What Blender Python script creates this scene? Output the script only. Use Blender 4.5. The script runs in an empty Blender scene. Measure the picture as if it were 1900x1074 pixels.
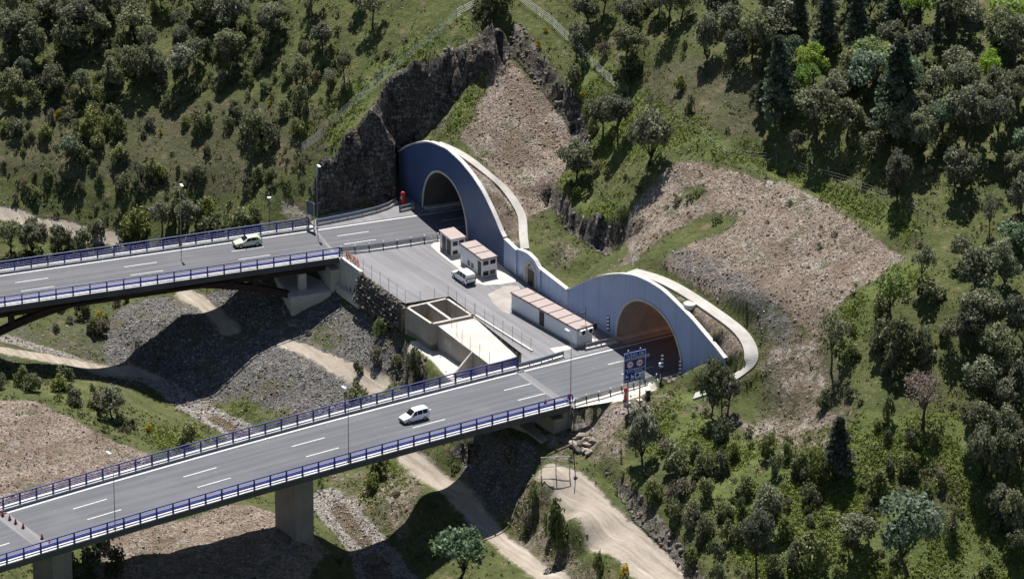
import bpy, bmesh, math, random
import numpy as np
from mathutils import Vector, Matrix
from mathutils.geometry import delaunay_2d_cdt
random.seed(7); np.random.seed(7)
SC = bpy.context.scene
COL = SC.collection
R = math.radians

# ---------------------------------------------------------------- camera
FPX = 9000.0                       # focal length in pixels of the 1900 px wide photograph
PITCH, DIST, ROLL = R(24.2), 692.0, R(0.35)
CAM = np.array([0.0, -DIST*math.cos(PITCH), DIST*math.sin(PITCH)])
FW = np.array([0.0, math.cos(PITCH), -math.sin(PITCH)])
_r0 = np.array([1.0, 0, 0]); _u0 = np.cross(_r0, FW)
RT = math.cos(ROLL)*_r0 + math.sin(ROLL)*_u0
UP = math.cos(ROLL)*_u0 - math.sin(ROLL)*_r0
cd = bpy.data.cameras.new("camera"); cam = bpy.data.objects.new("camera", cd); COL.objects.link(cam)
cd.sensor_width = 36.0; cd.lens = FPX/1900.0*36.0
cd.clip_start = 5.0; cd.clip_end = 6000.0
m = Matrix.Identity(4)
for i in range(3):
    m[i][0], m[i][1], m[i][2], m[i][3] = RT[i], UP[i], -FW[i], CAM[i]
cam.matrix_world = m
SC.camera = cam

# ---------------------------------------------------------------- daylight
SUN_EL = R(63.0)
SH = np.array([0.07, -1.0]); SH /= np.linalg.norm(SH)      # direction in which shadows fall
SC.world = bpy.data.worlds.new("World"); W = SC.world; W.use_nodes = True
nt = W.node_tree; nt.nodes.clear()
sky = nt.nodes.new("ShaderNodeTexSky"); sky.sky_type = 'NISHITA'; sky.sun_disc = False
sky.sun_elevation = SUN_EL; sky.sun_rotation = math.atan2(-SH[0], -SH[1])
sky.altitude = 600; sky.air_density = 1.0; sky.dust_density = 0.6; sky.ozone_density = 1.2
bg = nt.nodes.new("ShaderNodeBackground"); bg.inputs[1].default_value = 0.05
out = nt.nodes.new("ShaderNodeOutputWorld")
nt.links.new(sky.outputs[0], bg.inputs[0]); nt.links.new(bg.outputs[0], out.inputs[0])
sd = bpy.data.lights.new("sun", 'SUN'); sd.energy = 4.6; sd.angle = R(0.5); sd.color = (1.0, 0.965, 0.92)
sun = bpy.data.objects.new("sun", sd); COL.objects.link(sun)
_d = Vector((SH[0]*math.cos(SUN_EL), SH[1]*math.cos(SUN_EL), -math.sin(SUN_EL)))
sun.rotation_euler = _d.to_track_quat('-Z', 'Y').to_euler()
sun.location = (0, 60, 150)
SC.view_settings.view_transform = 'Standard'; SC.view_settings.look = 'None'
SC.view_settings.exposure = 0.9; SC.view_settings.gamma = 1.0; SC.view_settings.use_curve_mapping = False
SC.cycles.max_bounces = 6; SC.cycles.diffuse_bounces = 3; SC.cycles.transparent_max_bounces = 8
SC.cycles.use_denoising = True

# ---------------------------------------------------------------- survey helpers
def ray(px, py):
    return FW + RT*((px-950.0)/FPX) - UP*((py-537.0)/FPX)
def at(px, py, z=0.0):
    """the point of height z that the photograph shows at that pixel"""
    d = ray(px, py); t = (z-CAM[2])/d[2]
    return CAM + d*t
def on_plane(P, Q, px, py):
    """the point on the vertical plane through P and Q"""
    d = ray(px, py); n = np.array([-(Q-P)[1], (Q-P)[0], 0.0])
    return CAM + d*(((P-CAM) @ n)/(d @ n))
def pix(P):
    v = np.asarray(P, float)-CAM; z = v @ FW
    return 950+FPX*(v @ RT)/z, 537-FPX*(v @ UP)/z

# ---------------------------------------------------------------- terrain: surveyed heights
PORTAL_F = (at(786, 386), at(926, 487))     # far portal wall, foot line
PORTAL_N = (at(1144, 628), at(1265, 699))   # near portal wall, foot line
MID0, MID1 = at(958, 520), None
def mound(px, py):
    n = np.array([0.04, -0.522, 1.0]); p0 = np.array([-9.6, 24.7, 11.0])
    d = ray(px, py); return (CAM + d*(((p0-CAM) @ n)/(d @ n)))[2]
PTS = []; EDG = []
def P(*a):
    for (x, y, z) in a: PTS.append(at(x, y, z))
def LINE(*a):
    i = len(PTS); P(*a)
    EDG.extend((i+k, i+k+1) for k in range(len(a)-1))
def PW(*a):
    for p in a: PTS.append(np.array(p, float))
# left hill behind the far road
def hill(px, py):
    d = ray(px, py); lo, hi = 400.0, 900.0
    def f(t):
        X, Y, z = CAM+d*t
        g = 0.5*(X+28.7) if X > -50 else -10.65+0.14*(X+50)
        return z-(6.2+0.5*(Y-28.8)+g)
    for _ in range(60):
        mid = (lo+hi)/2
        if f(mid) > 0: lo = mid
        else: hi = mid
    return (CAM+d*lo)[2]
def PH(*a): P(*[(x, y, hill(x, y)) for x, y in a])
PH((-220,-60),(-60,-60),(150,-60),(300,-60),(450,-60),(600,-60),(760,-60),(870,-60),(-220,100),(-60,100),(150,100),(300,100),(450,100),(600,100),(720,80))
PH((-220,200),(-60,200),(150,200),(300,200),(450,200),(580,200),(-220,300),(-60,300),(150,310),(300,310),(450,310))
P((540,312,5.4))
P((-220,400,-5.4),(-60,400,-5.6),(100,405,-5.6),(250,405,-4.2),(400,395,-2.0),(500,380,1.2))
P((-220,440,-7.6),(-60,430,-7),(0,440,-7.4),(100,442,-7.6),(205,451,-7.6),(300,447,-6.4),(380,436,-4),(480,422,-1.3),(550,410,-.8))
LINE((578,352,2.6),*[(x, y, hill(x, y)) for x, y in [(594,316),(640,262),(690,205),(715,155),(780,115),(860,72),(905,46),(925,30)]])
LINE((572,402,0.1),(590,396,0.2),(660,382,0.3),(735,370,.4),(758,268,10),*[(x, y, mound(x, y)) for x, y in [(800,245),(840,200),(870,155),(905,95),(922,62)]])
# mound above the far portal
for q in [(830,268),(880,290),(900,320),(860,250),(900,180),(950,140),(960,250),(1000,300),(940,330),(1000,220),(920,110),(930,360)]:
    P((q[0], q[1], mound(*q)))
P((955,420,4.6),(985,440,4.8),(975,468,4.2),(1000,375,6.8))
LINE(*[(x, y, mound(x, y)) for x, y in [(938,70),(955,105),(1000,160),(1045,215),(1062,245),(1070,285)]])
LINE(*[(x, y, mound(x, y)+c) for x, y, c in [(952,34,.7),(985,70,1.0),(1020,120,1.1),(1062,174,1.2),(1082,218,1.1),(1092,256,1.0)]])
P((1000,-60,27.5),(1050,60,22.2),(1100,100,21),(1200,-60,31),(1200,80,25.2),(1150,180,18.6),(1250,180,22.6),(1200,240,18.2),(1130,255,15.2))
P((1300,80,28),(1400,-60,34.5),(1350,200,23.8),(1290,262,21.2),(1400,290,21.8))
# grass shoulder with trees, small rock step under it
LINE((1012,370,6.7),(1050,424,5.9),(1090,454,5.8),(1130,472,6.2))
LINE((1012,336,9.3),(1055,382,8.9),(1100,412,8.8),(1146,432,9.1))
P((1060,300,11.6),(1130,330,12.0),(1180,320,15.6),(1060,350,10.3))
P((1000,482,4.4),(1055,528,3.8),(1060,485,4.9),(1110,495,6.2),(1020,450,5.2))
# rubble slope over the near portal
P((1150,495,10.0),(1200,500,11.8),(1250,525,12.0),(1210,420,13.2),(1300,440,14.8),(1350,550,12.2),(1330,590,10.8),(1400,480,15.2),(1300,360,17.2))
LINE((1215,336,16.2),(1250,308,18.0),(1290,295,18.8),(1360,308,19.2),(1480,347,19.4),(1600,417,18.4),(1690,468,17.6))
P((1165,400,11.6))
LINE((1211,322,17.0),(1250,293,19.4),(1290,281,20.2),(1360,294,20.5),(1480,331,20.8),(1600,400,19.9),(1696,452,18.9))
P((1500,450,17.0),(1600,480,16.8),(1450,550,13.6),(1550,540,14.4),(1540,580,12.8),(1470,620,10.4),(1450,700,6.6),(1480,780,3.4),(1540,690,8.2),(1600,560,14.6))
P((1395,632,8.9),(1402,670,6.9),(1372,706,4.2),(1292,733,1.6),(1430,660,8.0),(1400,740,3.2),(1343,676,5.4),(1365,655,6.9))
# right hillside
P((1700,330,24),(1800,330,25),(1900,330,26),(2150,330,27),(1550,230,26),(1700,200,29.4),(1900,200,31.4),(2150,200,32),(1450,120,29.2),(1600,90,32.2),(1750,90,34),(1900,90,35),(2150,90,36),(1600,-60,37.6),(1800,-60,39.5),(1960,-60,40.5),(2200,-60,41))
P((1800,450,20.4),(1900,450,21.4),(2150,450,22),(1750,560,17.4),(1900,560,18),(2150,560,18),(1650,640,12.4),(1750,690,11.5),(1900,690,12),(2150,690,12),(1600,790,6.4),(1750,800,6.8),(1900,800,7),(2150,800,7))
P((1420,850,1.6),(1550,900,1.6),(1700,900,2.6),(1900,900,2.6),(2150,900,2),(1400,950,-1.6),(1550,1000,-1.8),(1700,1000,-1.4),(1900,1000,-1.8),(2150,1000,-2),(1380,1120,-5.8),(1550,1120,-6),(1700,1120,-6),(1900,1120,-6.4),(2150,1120,-7),(1350,1060,-4.6))
P((1330,780,1.0),(1250,790,-.3),(1300,850,-0.2),(1240,880,-1.4),(1300,940,-2.2),(1340,1000,-3.8))
P((1230,722,0.0),(1180,748,-.2),(1135,750,-.2),(1282,708,1.3),(1312,694,2.9),(1180,800,-1.2),(1150,830,-1.9))
P((1085,790,-3.2),(1075,840,-4.9),(1100,860,-4.6),(1110,800,-2.6))
LINE((1127,864,-3.6),(1146,870,-3.6),(1192,918,-3.5),(1252,982,-5.0),(1303,1052,-6.2),(1333,1130,-7.6))
LINE((1122,884,-5.2),(1138,902,-5.6),(1176,970,-6.6),(1236,1024,-7.6),(1283,1088,-8.7),(1308,1145,-9.6))
P((1010,882,-5.3),(1060,885,-5.5),(1060,960,-6.6),(1130,1040,-7.9),(1190,1120,-9.0),(1090,930,-6.2),(1180,1040,-8.1))
P((1040,1064,-13.3),(1062,1048,-11.8),(975,1000,-12.9),(930,978,-12.6),(1000,1022,-13),(1090,1120,-13.2),(960,930,-10.4),(1000,960,-10.3),(1080,1040,-10.2),(1120,1100,-10.3),(980,895,-7.4))
# under the right abutment and the lower track
P((985,800,-4.2),(1050,800,-3.4),(1010,845,-5.0),(935,870,-8.6),(900,830,-7.6),(960,830,-5.6))
P((881,812,-7.1),(868,850,-10.0),(850,890,-12.4),(841,907,-12.7),(881,999,-12.8),(793,922,-12.8),(760,850,-12.0),(800,880,-12.4),(950,1090,-13.8),(900,1040,-13.6))
P((700,880,-12.9),(640,890,-14.0),(600,920,-15.4),(680,940,-14.8),(740,930,-13.8),(771,944,-14.0),(757,981,-16),(738,1006,-17.0),(672,1028,-17.4),(643,1030,-17.2),(610,950,-16.0),(640,985,-16.8),(700,1100,-17.8),(620,1110,-16.6),(760,1060,-17),(820,1000,-14.4),(800,1080,-15.4))
P((584,1000,-13.6),(548,1000,-11.2),(513,977,-11.4),(440,988,-11.1),(367,1006,-11),(330,1021,-11.1),(271,1074,-11.4),(300,980,-9.8),(500,930,-12.0),(450,930,-10.9),(200,1000,-9),(150,1012,-8.6),(60,1090,-9.2),(200,1110,-10.5),(400,1110,-12.5),(550,1110,-14.4),(-60,1110,-9),(-220,1110,-9))
P((-60,800,-5),(-220,800,-4),(0,800,-5.5),(0,880,-6.5),(100,850,-6.8),(200,870,-8.2),(280,840,-9),(150,905,-7.7),(0,930,-7.2),(-220,930,-6))
# valley between the roads
P((-220,650,-9),(-60,650,-10.6),(0,646,-11.3),(30,620,-11.6),(100,630,-12.6),(150,600,-13),(230,560,-11.2),(300,550,-9.6),(345,548,-9),(380,570,-9.2),(410,592,-9.4),(200,600,-12.2),(280,600,-10.4),(230,678,-14.4),(-220,560,-12),(-60,600,-12),(60,585,-12))
P((7,662,-11.2),(67,672,-12.2),(135,688,-13.5),(189,702,-14.9),(270,694,-14.3),(293,673,-14),(303,636,-11.8),(337,582,-8.9),(438,552,-7.6))
P((55,690,-11.2),(235,716,-12.0),(304,750,-14.6),(345,759,-15.5),(403,742,-15.1),(429,717,-13.8),(458,680,-11.7),(472,660,-10.7),(522,636,-9.6),(570,616,-8.9),(603,582,-7),(624,552,-5.4))
P((-220,710,-5),(-60,712,-8),(0,712,-8.6),(100,722,-7.2),(200,750,-8.2),(300,790,-11),(360,810,-13.5),(385,818,-15.2),(150,704,-9.2),(0,745,-5.2),(120,775,-6),(200,805,-7.2),(340,850,-11.2))
P((380,765,-15.6),(420,790,-15.8),(455,815,-16),(500,776,-13.4),(550,770,-12.2),(460,768,-14.8))
P((540,628,-9.3),(520,700,-10.6),(600,640,-9.1),(650,682,-10),(700,722,-10.8),(600,720,-11.3),(540,740,-12.2),(620,760,-12.4),(660,600,-6.6),(700,650,-7.0),(700,600,-5.4),(640,570,-6.0),(730,690,-8.2),(760,725,-8.6))
P((600,515,-4.6),(560,535,-6.2),(668,548,-4.3),(706,580,-4.2),(745,612,-3.9),(762,640,-3.9),(800,690,-4.2),(838,696,-3.8),(870,720,-4.4),(800,648,-3.7),(862,695,-3.6))
# hidden ground under the decks
for q in [(-60,-58,-10),(-45,-48,-12.5),(-32,-38,-16),(-27,-36,-16.2),(-12,-32,-11.8),(-2,-24,-7.5),(3,-28,-3.6),(-70,-2,-13),(-55,4,-13.5),(-42,10,-9.2),(-33,13,-6.0),(-27,17,-3.6),(-30,25,-2)]:
    PW(q)


# ---- portal wall line (plan) and its top profile, used by the terrain and by the wall itself
def uz(P0, P1, px, py):
    U = (P1-P0)/np.linalg.norm((P1-P0)[:2]); q = on_plane(P0, P1, px, py)
    return float((q-P0)[:2] @ U[:2]), float(q[2])
F0, F1 = PORTAL_F; N0, N1 = PORTAL_N
UF = (F1-F0)/np.linalg.norm(F1-F0); UN = (N1-N0)/np.linalg.norm(N1-N0)
TOP_F = [uz(F0, F1, *q) for q in [(739,283),(752,273),(767,267),(788,264),(803,266),(830,278),(856,302),(877,328),(896,357),(914,394),(935,444)]]
TOP_N = [uz(N0, N1, *q) for q in [(1053,540),(1072,529),(1098,517),(1124,511),(1151,509),(1177,512),(1203,523),(1230,540),(1256,565),(1282,591),(1309,623),(1335,654),(1344,668)]]
FE = F0+UF*TOP_F[-1][0]; NS = N0+UN*TOP_N[0][0]          # end of far wall, start of near wall
UM = (NS-FE)/np.linalg.norm(NS-FE)
TOP_M = [uz(FE, NS, *q) for q in [(935,444),(959,467),(960,464),(972,468),(981,473),(992,484),(1000,499),(1026,519),(1053,540)]]
TOP_M[0] = (0.0, TOP_F[-1][1]); TOP_M[-1] = (float(np.linalg.norm(NS-FE)), TOP_N[0][1])
def wpt(o, U, u, back=0.0, z=0.0):
    n = np.array([-U[1], U[0], 0.0])                       # points into the hill
    return o+U*u+n*back+np.array([0, 0, z])
WALL_LINE = [wpt(F0, UF, TOP_F[0][0]), FE, NS, wpt(N0, UN, TOP_N[-1][0])]
for o, U, prof in ((F0, UF, TOP_F), (FE, UM, TOP_M), (N0, UN, TOP_N)):
    us = [p[0] for p in prof]; zs = [p[1] for p in prof]
    for u in np.arange(us[0]+.4, us[-1]-.3, 1.6):
        z = float(np.interp(u, us, zs))
        if not (o is N0 and u > 15.4): PW(wpt(o, U, u, -0.3, z-.25))
        PW(wpt(o, U, u, .8, z-.08)); PW(wpt(o, U, u, 2.4, z+.3))

GX = np.concatenate([-np.geomspace(1500, 103, 16), np.arange(-100, 100.01, 0.55), np.geomspace(103, 1500, 16)])
GY = np.concatenate([-np.geomspace(400, 123, 10), np.arange(-120, 112.01, 0.55), np.geomspace(115, 1500, 18)])
NX, NY = len(GX), len(GY)
def build_heights():
    pts = np.array(PTS)
    res = delaunay_2d_cdt([Vector((p[0], p[1])) for p in pts], EDG, [], 0, 1e-5)
    vs, tris, ov = res[0], res[2], res[3]
    zz = []
    for i, v in enumerate(vs):
        if ov[i]: zz.append(pts[ov[i][0]][2])
        else:
            d = np.hypot(pts[:,0]-v[0], pts[:,1]-v[1]); k = np.argsort(d)[:4]; w = 1/(d[k]+.01); zz.append(float((pts[k,2]*w).sum()/w.sum()))
            print("TIN crossing", v, pix((v[0], v[1], zz[-1])))
    Z = np.full((NY, NX), np.nan)
    for t in tris:
        a, b, c = [np.array((vs[i][0], vs[i][1], zz[i])) for i in t]
        i0, i1 = np.searchsorted(GX, [min(a[0],b[0],c[0])-1e-6, max(a[0],b[0],c[0])+1e-6])
        j0, j1 = np.searchsorted(GY, [min(a[1],b[1],c[1])-1e-6, max(a[1],b[1],c[1])+1e-6])
        if i1 <= i0 or j1 <= j0: continue
        X, Y = np.meshgrid(GX[i0:i1], GY[j0:j1])
        den = (b[1]-c[1])*(a[0]-c[0])+(c[0]-b[0])*(a[1]-c[1])
        if abs(den) < 1e-9: continue
        l0 = ((b[1]-c[1])*(X-c[0])+(c[0]-b[0])*(Y-c[1]))/den
        l1 = ((c[1]-a[1])*(X-c[0])+(a[0]-c[0])*(Y-c[1]))/den
        l2 = 1-l0-l1
        ins = (l0 > -1e-6) & (l1 > -1e-6) & (l2 > -1e-6)
        sub = Z[j0:j1, i0:i1]; sub[ins] = (l0*a[2]+l1*b[2]+l2*c[2])[ins]
    bad = np.argwhere(np.isnan(Z))
    if len(bad):
        q = np.stack([GX[bad[:,1]], GY[bad[:,0]]], 1)
        for k in range(0, len(q), 4000):
            s = q[k:k+4000]
            d2 = (s[:,None,0]-pts[None,:,0])**2+(s[:,None,1]-pts[None,:,1])**2
            w = 1/(d2+.5)**1.6
            Z[bad[k:k+4000,0], bad[k:k+4000,1]] = (w*pts[None,:,2]).sum(1)/w.sum(1)
    return Z
def blur(A, n=1):
    for _ in range(n):
        B = np.pad(A, 1, mode='edge')
        A = (B[:-2,1:-1]+2*B[1:-1,1:-1]+B[2:,1:-1])/4
        B = np.pad(A, 1, mode='edge')
        A = (B[1:-1,:-2]+2*B[1:-1,1:-1]+B[1:-1,2:])/4
    return A
def vnoise(X, Y, s, seed):
    x, y = X/s, Y/s; xi, yi = np.floor(x).astype(int), np.floor(y).astype(int); fx, fy = x-xi, y-yi
    fx = fx*fx*(3-2*fx); fy = fy*fy*(3-2*fy)
    def h(i, j):
        n = (i*374761393+j*668265263+seed*974711) & 0x7fffffff
        n = ((n ^ (n >> 13))*1274126177) & 0x7fffffff
        return ((n ^ (n >> 16)) & 0xffff)/65535.0
    return (h(xi,yi)*(1-fx)+h(xi+1,yi)*fx)*(1-fy)+(h(xi,yi+1)*(1-fx)+h(xi+1,yi+1)*fx)*fy - 0.5
def inpoly(X, Y, poly):
    ins = np.zeros(X.shape, bool); n = len(poly)
    for i in range(n):
        x0, y0 = poly[i][0], poly[i][1]; x1, y1 = poly[(i+1) % n][0], poly[(i+1) % n][1]
        if y0 == y1: continue
        c = ((y0 > Y) != (y1 > Y)) & (X < (x1-x0)*(Y-y0)/(y1-y0)+x0)
        ins ^= c
    return ins
MX, MY = np.meshgrid(GX, GY)
HT = build_heights()

# ---------------------------------------------------------------- terrain: walls, platform, relief
gy_, gx_ = np.gradient(HT, GY, GX)
_k = np.clip((np.hypot(gx_, gy_)-1.1)/0.5, 0, 1); _k = blur(_k, 1)
HT = HT*_k+blur(HT, 2)*(1-_k)
def off(P0, U, u, b):
    q = wpt(P0, U, u, b); return (q[0], q[1])
FLAT = [tuple(at(*q)[:2]) for q in [(634,477),(576,411),(600,398),(662,386),(700,380),(735,375)]]
FLAT += [off(F0, UF, -7.7, .2), off(FE, UM, 0.2, .2), off(NS, UM, 0.35, .2), off(N0, UN, 16.6, .2), off(N0, UN, 16.2, -0.1)]
FLAT += [tuple(at(*q)[:2]) for q in [(1222,716),(1150,741),(1064,757),(966,680),(968,655),(884,590),(880,584),(834,549),(752,562),(672,508),(640,482)]]
flat = inpoly(MX, MY, FLAT)
def seg_dist(X, Y, line):
    D = np.full(X.shape, 1e9)
    for a, b in zip(line[:-1], line[1:]):
        ax, ay, bx, by = a[0], a[1], b[0], b[1]
        t = np.clip(((X-ax)*(bx-ax)+(Y-ay)*(by-ay))/((bx-ax)**2+(by-ay)**2), 0, 1)
        D = np.minimum(D, np.hypot(X-ax-t*(bx-ax), Y-ay-t*(by-ay)))
    return D
gy_, gx_ = np.gradient(HT, GY, GX)
STEEP = blur(np.clip((np.hypot(gx_, gy_)-1.15)/0.6, 0, 1), 1)
STEEP *= 1-blur(inpoly(MX, MY, [tuple(at(*q)[:2]) for q in [(945,900,-7),(1000,880,-6),(1050,930,-6.5),(1150,1060,-8.2),(1230,1130,-9.5),(1090,1130,-13.5),(1000,1040,-13.2),(925,985,-12.7)]]).astype(float), 2)
# tank and slab pit: the ground drops to the service path level there
PIT = [tuple(at(*q)[:2]) for q in [(752,570),(834,550),(970,652),(966,682),(905,700),(858,690),(800,640),(752,606)]]
pit = inpoly(MX, MY, PIT)
HT = np.where(pit & ~flat, -3.75, HT)
rel = vnoise(MX,MY,9,1)*0.55+vnoise(MX,MY,4.1,2)*0.42+vnoise(MX,MY,1.9,3)*0.26+vnoise(MX,MY,0.9,4)*0.12
def cells(X, Y, sx, sy, ang, seed):
    c_, s_ = math.cos(ang), math.sin(ang); wob = vnoise(X, Y, 1.7, seed+3)*.9
    return vnoise(np.floor((X*c_+Y*s_)/sx+wob), np.floor((-X*s_+Y*c_)/sy+wob), 1.0, seed)
crag = cells(MX,MY,2.6,1.5,.5,51)*2.4+cells(MX,MY,1.2,.9,.9,61)*2.2+cells(MX,MY,.7,.6,.2,71)*1.1+vnoise(MX,MY,5.0,5)*3.8
near_wall = np.clip((seg_dist(MX, MY, WALL_LINE)-1.0)/3.0, 0, 1)
calm = near_wall*np.clip(seg_dist(MX, MY, FLAT+[FLAT[0]])/2.0, 0.05, 1)
HT = HT+rel*calm*0.9+crag*STEEP*np.maximum(calm, .6*near_wall)
# berm rising along the foot of the near portal's right shoulder
_q = np.stack([MX-N0[0], MY-N0[1]], -1); _u = _q @ UN[:2]; _d = _q @ np.array([-UN[1], UN[0]])
_zt = np.interp(_u, [p[0] for p in TOP_N], [p[1] for p in TOP_N]); _zf = np.maximum(-.1, (_u-15.8)/8.8*(_zt-.35))
_w = np.clip((_d+5.0)/3.2, 0, 1); _w = _w*_w*(3-2*_w)*((_u > 15.2) & (_u < 25.2) & (_d < .2))
HT = HT*(1-_w)+(_zf+rel*.15+.10*_d)*_w
HT = np.where(flat, -0.10, HT)

def gz(x, y):
    i = min(max(np.searchsorted(GX, x)-1, 0), NX-2); j = min(max(np.searchsorted(GY, y)-1, 0), NY-2)
    fx = (x-GX[i])/(GX[i+1]-GX[i]); fy = (y-GY[j])/(GY[j+1]-GY[j])
    return float((HT[j,i]*(1-fx)+HT[j,i+1]*fx)*(1-fy)+(HT[j+1,i]*(1-fx)+HT[j+1,i+1]*fx)*fy)
def gz_many(x, y):
    i = np.clip(np.searchsorted(GX, x)-1, 0, NX-2); j = np.clip(np.searchsorted(GY, y)-1, 0, NY-2)
    fx = (x-GX[i])/(GX[i+1]-GX[i]); fy = (y-GY[j])/(GY[j+1]-GY[j])
    return (HT[j,i]*(1-fx)+HT[j,i+1]*fx)*(1-fy)+(HT[j+1,i]*(1-fx)+HT[j+1,i+1]*fx)*fy
_T = np.arange(480.0, 900.0, 0.2)
def ground(px, py):
    """first point of the ground that the photograph shows at that pixel"""
    d = ray(px, py); X = CAM[0]+d[0]*_T; Y = CAM[1]+d[1]*_T; Zr = CAM[2]+d[2]*_T
    df = Zr-gz_many(X, Y); k = np.argmax(df < 0)
    if k == 0: return CAM+d*_T[-1]
    f = df[k-1]/(df[k-1]-df[k]); t = _T[k-1]+f*0.2
    return CAM+d*t

# benches carved for the concrete paths behind the copings
PATHS = [([(812,266),(845,274),(880,296),(910,325),(938,355),(962,383),(971,408),(970,435),(974,462)], 1.25),
         ([(1172,503),(1215,508),(1255,528),(1300,560),(1345,592),(1378,618),(1396,645),(1394,672),(1374,697),(1338,717),(1312,726),(1288,735)], 1.9)]
BENCH = []
for line, w in PATHS:
    pts = [ground(*q) for q in line]; P2 = []
    for a, b in zip(pts[:-1], pts[1:]):
        for k in range(6): P2.append(a+(b-a)*k/6)
    P2.append(pts[-1]); P2 = np.array(P2); P2[:,2] += .05
    for _ in range(14): P2[1:-1] = (P2[:-2]+2*P2[1:-1]+P2[2:])/4
    for _ in range(60): P2[1:-1,2] = (P2[:-2,2]+2*P2[1:-1,2]+P2[2:,2])/4
    BENCH.append((P2, w))
    best = np.full(HT.shape, 1e9); bz = np.zeros(HT.shape)
    for a, b in zip(P2[:-1], P2[1:]):
        t = np.clip(((MX-a[0])*(b[0]-a[0])+(MY-a[1])*(b[1]-a[1]))/((b[0]-a[0])**2+(b[1]-a[1])**2), 0, 1)
        d = np.hypot(MX-a[0]-t*(b[0]-a[0]), MY-a[1]-t*(b[1]-a[1])); k = d < best; best[k] = d[k]; bz[k] = (a[2]+(b[2]-a[2])*t)[k]
    f = np.clip((w/2+1.6-best)/1.3, 0, 1); f = f*f*(3-2*f)
    HT = np.where(flat, HT, HT*(1-f)+(bz-.26)*f)
# ground cover zones, drawn in plan
def zone(*polys, soft=2):
    A = np.zeros((NY, NX))
    for poly in polys:
        A = np.maximum(A, inpoly(MX, MY, [tuple(ground(*q)[:2]) for q in poly]).astype(float))
    return blur(A, soft)
def ribbon(line, w, soft=2):
    pts = [ground(*q) for q in line]
    if np.isscalar(w): w = [w]*len(line)
    D = np.zeros((NY, NX))
    for (a, b, wa, wb) in zip(pts[:-1], pts[1:], w[:-1], w[1:]):
        t = np.clip(((MX-a[0])*(b[0]-a[0])+(MY-a[1])*(b[1]-a[1]))/((b[0]-a[0])**2+(b[1]-a[1])**2), 0, 1)
        d = np.hypot(MX-a[0]-t*(b[0]-a[0]), MY-a[1]-t*(b[1]-a[1]))
        D = np.maximum(D, np.clip(((wa+(wb-wa)*t)/2-d)/0.6+.5, 0, 1))
    return blur(D, soft)
Z_RUB = zone([(905,108),(935,108),(1000,165),(1062,250),(1072,290),(1045,320),(1005,400),(950,390),(905,310),(885,285),(845,262),(855,235),(870,200),(890,150)],
             [(1215,335),(1290,296),(1480,350),(1600,425),(1690,470),(1620,520),(1545,575),(1530,640),(1490,610),(1430,560),(1330,560),(1250,510),(1165,478),(1160,410)],
             [(-60,740),(60,742),(130,775),(200,812),(285,845),(250,880),(150,905),(-60,950)],
             [(260,985),(330,965),(420,935),(500,945),(560,985),(620,1025),(560,1100),(200,1100),(160,1040),(200,990)],
             [(1120,755),(1180,750),(1150,790),(1110,825),(1070,850),(1075,800)], soft=3)
Z_GRY = zone([(200,590),(260,555),(330,550),(345,590),(300,650),(270,695),(210,700),(190,650)],
             [(480,690),(560,630),(650,660),(700,700),(690,740),(560,770),(450,740),(440,710)],
             [(590,560),(660,560),(740,620),(790,690),(760,720),(700,690),(620,640)],
             [(860,820),(900,800),(1000,830),(1000,860),(930,970),(890,960),(845,905)], soft=3)
Z_GRY = np.maximum(Z_GRY, zone([(1215,480),(1260,455),(1350,480),(1440,540),(1490,600),(1460,650),(1410,650),(1380,600),(1310,550),(1250,515)], soft=8)*.62)
Z_MIX = zone([(960,330),(1010,400),(1060,445),(1150,475),(1240,440),(1300,400),(1330,380),(1340,420),(1280,450),(1200,505),(1060,530),(985,470),(950,400)],
             [(1400,600),(1540,580),(1545,700),(1570,860),(1480,880),(1380,810),(1310,770),(1230,770),(1240,740),(1290,712),(1330,700),(1420,700)],
             [(1000,790),(1060,765),(1130,748),(1085,820),(1070,860),(1010,862)], [(930,860),(1010,870),(1060,960),(1130,1060),(1060,1100),(930,990)], [(590,880),(760,860),(800,900),(760,1010),(640,960)],
             [(800,250),(900,110),(940,150),(960,330),(900,310)], [(1080,700),(1280,720),(1150,860),(1080,860)], soft=4)*.52
Z_MIX = np.maximum(Z_MIX, zone([(1400,620),(1530,600),(1545,700),(1580,850),(1490,880),(1400,800),(1400,700)], soft=6)*.54)
Z_RUB = np.maximum(Z_RUB, Z_MIX)
Z_RUB = np.maximum(Z_RUB, zone([(835,282),(880,325),(920,392),(950,458),(972,464),(972,420),(965,396),(930,355),(895,318),(860,290)], [(1215,518),(1260,552),(1310,612),(1350,668),(1400,660),(1385,630),(1330,590),(1270,545)], soft=1)*.9)
Z_LAWN = zone([(1190,470),(1250,425),(1320,395),(1385,400),(1345,430),(1275,455),(1225,492),(1195,500)], [(1240,360),(1290,340),(1330,350),(1280,380)], [(1040,500),(1120,470),(1150,490),(1080,520)], [(830,245),(850,190),(905,115),(915,120),(880,215),(855,250)], [(960,420),(1000,410),(1010,470),(985,470)], [(1370,710),(1430,700),(1440,760),(1380,780)], [(1230,740),(1290,715),(1340,720),(1250,760)], soft=7)
Z_RUB *= 1-Z_LAWN
Z_MXG = zone([(740,560),(820,680),(770,740),(690,720),(560,800),(430,760),(520,620),(600,560)], [(-60,600),(200,560),(300,560),(320,720),(200,715),(-60,650)], soft=5)*.42
Z_GRY = np.maximum(Z_GRY, Z_MXG)
Z_GRY = np.maximum(Z_GRY, zone([(285,570),(420,530),(600,505),(640,545),(610,590),(500,690),(430,745),(340,755),(280,720),(300,650)], soft=3))
Z_STR = ribbon([(10,628),(90,650),(200,692),(300,715),(380,770),(440,800),(470,822)], [2.5,3,3,4,4,4,4]) 
Z_STR = np.maximum(Z_STR, ribbon([(600,925),(640,975),(690,1020),(720,1090)], [5,6,6,8]))
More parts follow.
